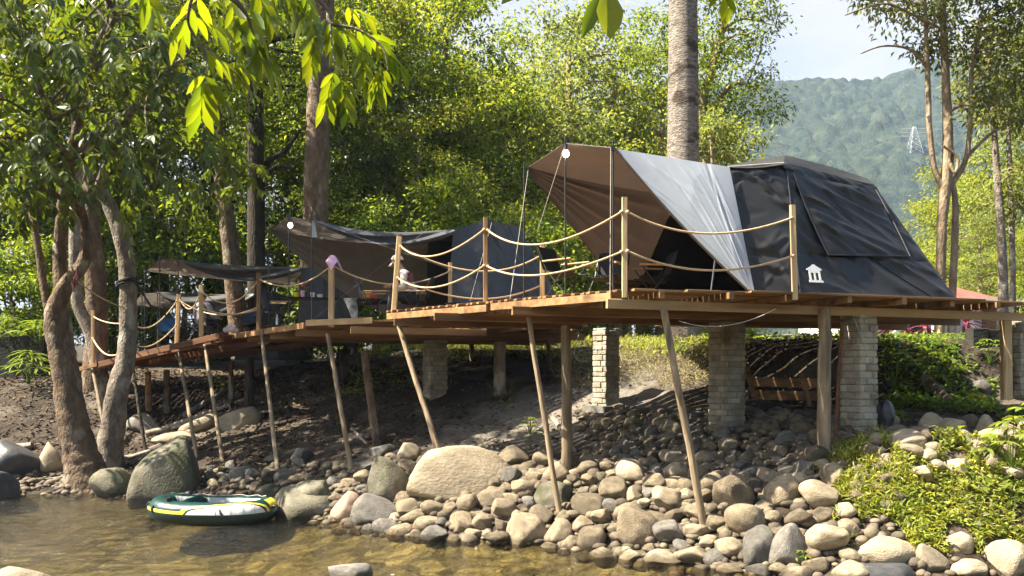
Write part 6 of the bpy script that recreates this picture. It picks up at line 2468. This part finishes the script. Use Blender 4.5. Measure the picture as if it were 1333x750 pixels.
def patchy(th, sc=1.3, seed=3, extra=None):
    def f(x, y, d):
        k = fbm(np.stack([x * sc, y * sc, np.zeros_like(x)], -1), 3, seed) > th
        return k if extra is None else k & extra(x, y, d)
    return f


blades('ground_cover', 'bright green low plants covering the right bank', 40000, (3.95, 9.6, .05, 1.85), .082, .36, 'leaf_grass', .12, dens=patchy(-.33, 1.4, 3, lambda x, y, d: (d > .25 + .25 * np.clip(6.0 - x, 0, 9) * 0) & (x > 4.25 + .35 * (d - .9) ** 2)))
blades('ground_cover', 'longer grassy leaves on the left flank of the right bank', 6500, (3.9, 5.2, .15, 1.9), .115, .13, 'leaf_grass', .8, dens=patchy(-.12, 1.6, 5))
blades('ground_cover', 'small plants in the shade of the right slope under the deck', 13000, (5.0, 10.0, 2.6, 7.0), .12, .5, 'leaf_mid', .2, dens=patchy(-.05, .9, 8, lambda x, y, d: (y > 13.3) & (x > 5.9 + .15 * (d - 4))))
blades('dry_grass', 'dry stems and withered blades among the plants of the right bank', 3500, (4.2, 9.6, .3, 1.9), .15, .07, 'leaf_dryg', .5, dens=patchy(-.1, 1.7, 23))
blades('ground_cover', 'broad leaved weeds in clumps on the right bank', 2600, (4.5, 9.6, .3, 1.8), .14, .5, 'leaf_light', .35, dens=patchy(.05, 1.5, 29))
blades('ground_cover', 'scattered weeds on the bare earth behind the right piers', 4500, (2.8, 10.5, 6.9, 10.5), .11, .42, 'leaf_mid', .3, dens=patchy(.0, 1.4, 18, lambda x, y, d: (x > 6) | (d > 8.3)))
blades('dry_grass', 'dry grass on the sunlit slope under the big deck', 16000, (.9, 4.8, 5.4, 10.0), .11, .10, 'leaf_dryg', .5, dens=patchy(-.12, 1.2, 6))
blades('grass', 'green grass at the top of the slope behind the decks', 17000, (-4, 4.6, 7.8, 14), .13, .12, 'leaf_grass', .9, dens=patchy(-.25, .7, 7))
blades('leaf_litter', 'brown fallen leaves strewn on the left bank', 9000, (-15, -4.5, .5, 9), .11, .5, 'leaf_dry', flat=True)
blades('leaf_litter', 'brown fallen leaves strewn on the slope under the decks', 6500, (-5.5, 6, 2.2, 9), .09, .5, 'leaf_dry', flat=True, dens=patchy(-.05, .8, 4))
blades('ground_cover', 'green weeds on the slope under the middle deck', 3800, (-4, 2.5, 4.2, 8.5), .13, .3, 'leaf_mid', .5, dens=patchy(.18, .9, 12))


def plant(name, label, p, n, h, L, W, leaf, cat='plant', spread=.5, group=None):
    t = thing(name, label, cat, p, group)
    sm3 = MB()
    Cs, Ds = [], []
    for k in range(n):
        a = k * 2.4 + rr_.random()
        f = (k + .5) / n
        tip = Vector(p) + Vector((math.cos(a) * spread * h * (1.1 - f), math.sin(a) * spread * h * (1.1 - f), h * (.35 + .65 * f)))
        sm3.tube([Vector(p), Vector(p).lerp(tip, .55) + Vector((0, 0, .06 * h)), tip], [.008, .006, .003], 5, caps=False)
        for j in range(5):
            Cs.append(tip)
            b = a + (j - 2) * .75
            Ds.append((math.cos(b), math.sin(b), -.1 + .25 * rr_.random()))
    sm3.build('stem', M['leaf_mid'], t)
    Cs, Ds = np.array(Cs), np.array(Ds)
    nn = len(Cs)
    V, Fq = leaf_long(Cs, Ds, np.tile([0, 0, 1.0], (nn, 1)) + RNG.normal(size=(nn, 3)) * .2, L * RNG.uniform(.7, 1.2, nn), L * W * np.ones(nn), .4)
    link('leaves', np_mesh('leaves', V - np.array(Vector(p)), Fq, M[leaf], True), t)
    return t


pl = hit(1322, 630)
plant('leafy_plant', 'pale green big leaved plant at the right edge of the bank', at(1318, 612, pl.y), 13, .68, .20, .36, 'leaf_light', spread=.55)
plant('leafy_plant', 'low leafy plant drooping over the right bank stones by the edge', at(1345, 575, pl.y + .3), 9, .55, .19, .36, 'leaf_light', spread=.7)
plant('leafy_plant', 'small sprouting weed at the waterline left of the greenery', hit(1045, 738), 5, .22, .10, .25, 'leaf_light')
plant('leafy_plant', 'ferny clump hanging over the old retaining wall at the left edge', at(10, 446, 25.3), 22, .75, .42, .16, 'leaf_mid', spread=.9)
plant('leafy_plant', 'ferny clump on the right end of the old retaining wall', at(50, 448, 25.0), 20, .7, .40, .16, 'leaf_mid', spread=.9)
plant('leafy_plant', 'tuft of narrow leaves on the left slope by the old wall', at(38, 500, 23.4), 16, .9, .5, .10, 'leaf_mid', spread=.5)
plant('leafy_plant', 'green weed between the brown post and the dusty slope', hit(830, 565 - 6), 5, .2, .10, .3, 'leaf_mid')
plant('leafy_plant', 'leafy weed growing on the earth left of the brown post', hit(690, 566), 9, .32, .12, .34, 'leaf_mid')
plant('leafy_plant', 'broad leafy clump behind the right pier in deck shade', hit(1165, 505), 20, .75, .18, .45, 'leaf_mid', spread=.75)
plant('leafy_plant', 'leafy clump right of the broad one in deck shade', hit(1215, 500), 18, .65, .17, .45, 'leaf_mid', spread=.75)
plant('leafy_plant', 'leafy clump beside the square timber post', hit(1288, 475), 12, .5, .15, .3, 'leaf_mid', spread=.7)
plant('leafy_plant', 'bright weed in the sun under the low deck', hit(290, 512), 8, .45, .16, .3, 'leaf_light')


def cordyline(label, px, py, Y, n, L):
    p = at(px, py, Y)
    t = thing('cordyline', label, 'plant', p, None)
    g = Vector((p.x, p.y, tz(p.x, p.y) - .1))
    MB().tube([g, p], .03, 7).build('stem', M['bark_grey'], t)
    D = rnd_dirs(n, .55)
    V, Fq = leaf_long(np.tile(np.array(p), (n, 1)), D, np.tile([0, 0, 1.0], (n, 1)) + RNG.normal(size=(n, 3)) * .2, L * RNG.uniform(.7, 1.2, n), L * .14 * np.ones(n), .45)
    link('leaves', np_mesh('leaves', V - np.array(p), Fq, M['leaf_pink'], True), t)


cordyline('pink cordyline nearest the tall brick pier', 1155, 428, 22, 34, .8)
cordyline('pink cordyline second from the tall brick pier', 1176, 424, 22.6, 30, .75)
cordyline('pink cordyline by the pale wall, half way along', 1206, 426, 23, 22, .6)
cordyline('pink spiky cordyline left of the square timber post', 1256, 420, 23, 34, .8)


# ------------------------------------------------------------------ houses, walls and small things
def house():
    Y0, Y1, X0, X1, zb_ = 30.0, 35.0, 11.3, 15.9, 3.0
    t = thing('house', 'white house with a red roof behind the right end of the deck', 'house', (X0, Y0, zb_))
    MB().box(((X0 + X1) / 2, (Y0 + Y1) / 2, (zb_ + 5.0) / 2), (X1 - X0, Y1 - Y0, 5.0 - zb_)).build('wall', M['wall_white'], t)
    e = .45
    a = [Vector((X0 - e, Y0 - e, 4.98)), Vector((X1 + e, Y0 - e, 4.98)), Vector((X1 + e, Y1 + e, 4.98)), Vector((X0 - e, Y1 + e, 4.98))]
    r0, r1 = Vector((X0 + 1.6, (Y0 + Y1) / 2, 6.1)), Vector((X1 - 1.4, (Y0 + Y1) / 2, 6.1))
    m = MB().raw(a + [r0, r1], [(0, 1, 5, 4), (1, 2, 5), (2, 3, 4, 5), (3, 0, 4), (3, 2, 1, 0)])
    m.build('roof', M['roof_red'], t)
    MB().box(((X0 + X1) / 2, Y0 - e - .02, 4.93), (X1 - X0 + 2 * e, .05, .14)).build('fascia', M['wall_white'], t)
    for px, w, z0, z1, mat, nm in ((1190, .9, 3.4, 4.6, 'glass_dark', 'window'), (1290, .62, 3.0, 4.7, 'door_wood', 'door'), (1330, .8, 3.5, 4.5, 'glass_dark', 'window')):
        x = (px - 666.5) / F * Y0
        f = MB().box((x, Y0 - .03, (z0 + z1) / 2), (w, .08, z1 - z0)).build(nm, M['door_wood'], t)
        MB().box((x, Y0 - .08, (z0 + z1) / 2), (w - .14, .03, z1 - z0 - .14)).build('pane' if nm == 'window' else 'door_leaf', M[mat], f)
    for px in (1168, 1219, 1262):
        x = (px - 666.5) / F * 29
        MB().box((x, 29.0, 3.9), (.22, .22, 2.0)).build('porch_column', M['wall_white'], t)
    t2 = thing('house', 'second house with a faded roof at the right edge', 'house', (19.4, 33, 3))
    MB().box((22.0, 34.5, 3.9), (5.0, 4, 2.2)).build('wall', M['wall_grey'], t2)
    a = [Vector((19.0, 32, 5.02)), Vector((25.2, 32, 5.02)), Vector((25.2, 37, 5.02)), Vector((19.0, 37, 5.02))]
    MB().raw(a + [Vector((20.4, 34.5, 5.75)), Vector((24, 34.5, 5.75))], [(0, 1, 5, 4), (1, 2, 5), (2, 3, 4, 5), (3, 0, 4), (3, 2, 1, 0)]).build('roof', M['roof_tan'], t2)
    MB().box((20.4, 32.47, 4.1), (.8, .06, 1.0)).build('window', M['glass_dark'], t2)


house()


def bwall(label, p0, p1, h, th, mat='wall_grey', cat='wall', name='concrete_wall', zb=None):
    p0, p1 = Vector(p0), Vector(p1)
    m = MB()
    d = (p1 - p0)
    n = max(2, int(d.length / .4))
    for i in range(n):
        a, b = p0 + d * (i / n), p0 + d * ((i + .985) / n)
        z = min(tz(a.x, a.y), tz(b.x, b.y)) - .3 if zb is None else zb
        top = p0.z + h + rr_.uniform(-.02, .02)
        m.bar((a.x, a.y, (z + top) / 2), (b.x, b.y, (z + top) / 2), th + rr_.uniform(-.015, .015), top - z, chamfer=.02)
    return tag(m.build(name, M[mat]), label, cat)


q0, q1 = at(-70, 500, 25.6), at(62, 492, 25.2)
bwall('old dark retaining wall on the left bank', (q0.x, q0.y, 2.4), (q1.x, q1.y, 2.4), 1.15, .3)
q0, q1 = at(982, 440, 20.5), at(1062, 440, 20.5)
bwall('low concrete block wall behind the shaded hollow under the deck', (q0.x, q0.y, 3.05), (q1.x, q1.y, 3.05), .32, .25, 'wall_block')
q0, q1 = at(1262, 440, 17.2), at(1300, 440, 17.2)
bwall('dark mossy block wall beside the square timber post', (q0.x, q0.y, 2.9), (q1.x, q1.y, 2.9), .42, .3)
q0, q1 = at(1138, 432, 25), at(1262, 432, 25)
bwall('low pink planter wall in front of the white house', (q0.x, q0.y, 3.1), (q1.x, q1.y, 3.1), .42, .2, 'roof_tan', 'planter', 'planter_wall')

# rough timber rack in the shade under the deck
t = thing('timber_barrier', 'rough plank barrier with slanted stakes in the shade under the big deck', 'barrier', at(1015, 530, 16.2))
for y_, dz in ((497, 0), (514, .02)):
    MB().bar(at(978, y_, 16.2), at(1066, y_ + 2, 16.0), .07, .17).build('plank', M['wood_brown'], t)
for a_, b_ in (((972, 478), (984, 528)), ((1042, 486), (1054, 530))):
    MB().bar(at(a_[0], a_[1], 16.05), at(b_[0], b_[1], 16.0), .08, .06, up=(0, 1, 0)).build('stake', M['wood_brown'], t)
# plastic sacks by the pier
sk = at(1152, 540, 13.25)


def sack_fn(w, d, h, c, sd):
    def f(u, v):
        a = 2 * math.pi * u
        r = math.sin(math.pi * min(.999, v * .93 + .06)) ** .55
        k = 1 + .14 * n1(math.cos(a) * 2 + sd, math.sin(a) * 2, v * 3, 4) * 2 + .05 * math.sin(a * 7 + v * 5)
        return Vector((c.x + w * r * k * math.cos(a), c.y + d * r * k * math.sin(a), c.z - h * .5 + h * v))
    return f


tag(MB().grid(sack_fn(.15, .14, .46, sk, 1), 36, 24).build('plastic_sack', M['bag'], None, True), 'black plastic sack slumped beside the tall brick pier', 'sack')
tag(MB().grid(sack_fn(.07, .07, .30, sk + Vector((.10, .1, .05)), 2), 24, 16).build('plastic_sack', M['bag_red'], None, True), 'small maroon plastic sack behind the black one', 'sack')
mr_ = at(1066, 575, 13.3)
tag(MB().grid(sack_fn(.10, .09, .30, mr_, 5), 24, 16).build('plastic_sack', M['bag_red'], None, True), 'maroon sack beside the thick round post in shade', 'sack')
# trunk-like log on the right slope, driftwood on the left slope
lg = thing('fallen_log', 'mossy log lying down the slope under the right deck', 'log', hit(1222, 515))
MB().tube([hit(1202, 495) + Vector((0, 0, .08)), hit(1216, 512) + Vector((0, 0, .10)), hit(1236, 532) + Vector((0, 0, .08))], [.09, .10, .11], 12, lump=.06).build('log', M['bark_brown'], lg, True)
for i, (a_, b_, r_, lb_) in enumerate((((196, 592), (262, 560), .09, 'thick bleached driftwood log left of the pointed boulder'), ((190, 568), (330, 520), .07, 'long bleached log lying up the slope under the low deck'), ((225, 560), (352, 538), .05, 'thin bleached branch on the slope under the low deck'),
                                       ((0, 590), (42, 585), .11, 'sawn log end beside the dark left boulder'), ((160, 600), (235, 575), .06, 'grey driftwood branch at the foot of the curved tree'), ((720, 548), (748, 590), .05, 'broken stick leaning on the earth by the brown post'), ((458, 560), (478, 580), .035, 'short stick on the slope left of the pale boulder'), ((240, 545), (300, 505), .08, 'weathered log end high on the slope under the low deck'))):
    A_, B_ = hit(*a_), hit(*b_)
    p_ = [A_.lerp(B_, k / 6) for k in range(7)]
    p_ = [Vector((q.x, q.y + n1(q.x * 2, i, 0, 2) * .12, tz(q.x, q.y) + r_ * .75)) for q in p_]
    m = MB().tube(p_, [r_ * (1.1 - .07 * k) for k in range(7)], 10, lump=.08, seed=i)
    tag(m.build('driftwood', M['wood_grey'], None, True), lb_, 'driftwood')
# roots and sticks heaped at the foot of the forked tree
m = MB()
for k in range(46):
    a_ = hit(rr_.uniform(55, 205), rr_.uniform(600, 634))
    an = rr_.uniform(-.5, .5)
    L_ = rr_.uniform(.25, .8)
    b_ = Vector((a_.x + L_ * math.cos(an), a_.y + L_ * math.sin(an), 0))
    b_.z = max(.02, tz(b_.x, b_.y)) + rr_.uniform(.03, .12)
    m.tube([a_ + Vector((0, 0, .04)), a_.lerp(b_, .5) + Vector((0, 0, rr_.uniform(.02, .10))), b_], rr_.uniform(.010, .028), 6)
tag(m.build('stick_heap', M['wood_grey'], None, True), 'heap of bleached sticks and roots at the shore', kind='stuff')
# loose cords hanging under the deck
for i, (a_, b_, c_, Y_, lb_) in enumerate((((884, 418), (1010, 402), (945, 424), 11.7, 'loose grey cord sagging under the front beam'), ((1108, 404), (1135, 470), (1122, 440), 12.7, 'frayed cord hanging down the tall brick pier'), ((757, 428), (765, 470), (748, 462), 14.5, 'white hose looped under the deck by the small pier'))):
    A_, B_, C2_ = at(*a_, Y_), at(*b_, Y_), at(*c_, Y_)
    ctrl = C2_ * 2 - (A_ + B_) * .5
    m = MB().tube([A_ * (1 - u) ** 2 + ctrl * 2 * u * (1 - u) + B_ * u * u for u in np.linspace(0, 1, 16)], .0045, 6)
    tag(m.build('cord', M['rope_white'], None, True), lb_, 'cord')

# lattice pylon on the mountain
px_ = at(1190, 240, 505)
zb0 = float(mountain_z(np.array([px_.x]), np.array([505.0]))[0])
pm = MB()
H = at(1190, 172, 505).z - zb0
hw0, hw1 = 3.6, .6
lev = [0, .22, .42, .6, .75, .88, 1.0]
for i in range(len(lev) - 1):
    for s in range(4):
        sg = [(-1, -1), (1, -1), (1, 1), (-1, 1)]
        def c_(k, f):
            w_ = hw0 + (hw1 - hw0) * f
            return Vector((px_.x + sg[k % 4][0] * w_, 505 + sg[k % 4][1] * w_, zb0 + 3 + H * f))
        for a_, b_ in ((c_(s, lev[i]), c_(s, lev[i + 1])), (c_(s, lev[i]), c_(s + 1, lev[i + 1])), (c_(s + 1, lev[i]), c_(s, lev[i + 1])), (c_(s, lev[i + 1]), c_(s + 1, lev[i + 1]))):
            pm.bar(a_, b_, .16, .16)
pt = thing('pylon', 'pale lattice power pylon on the mountain side', 'pylon', (px_.x, 505, zb0))
pm.build('lattice_mast', M['pylon'], pt)
for f in (.66, .80, .94):
    MB().bar((px_.x - 8, 505, zb0 + 3 + H * f), (px_.x + 8, 505, zb0 + 3 + H * f), .22, .22).build('cross_arm', M['pylon'], pt)
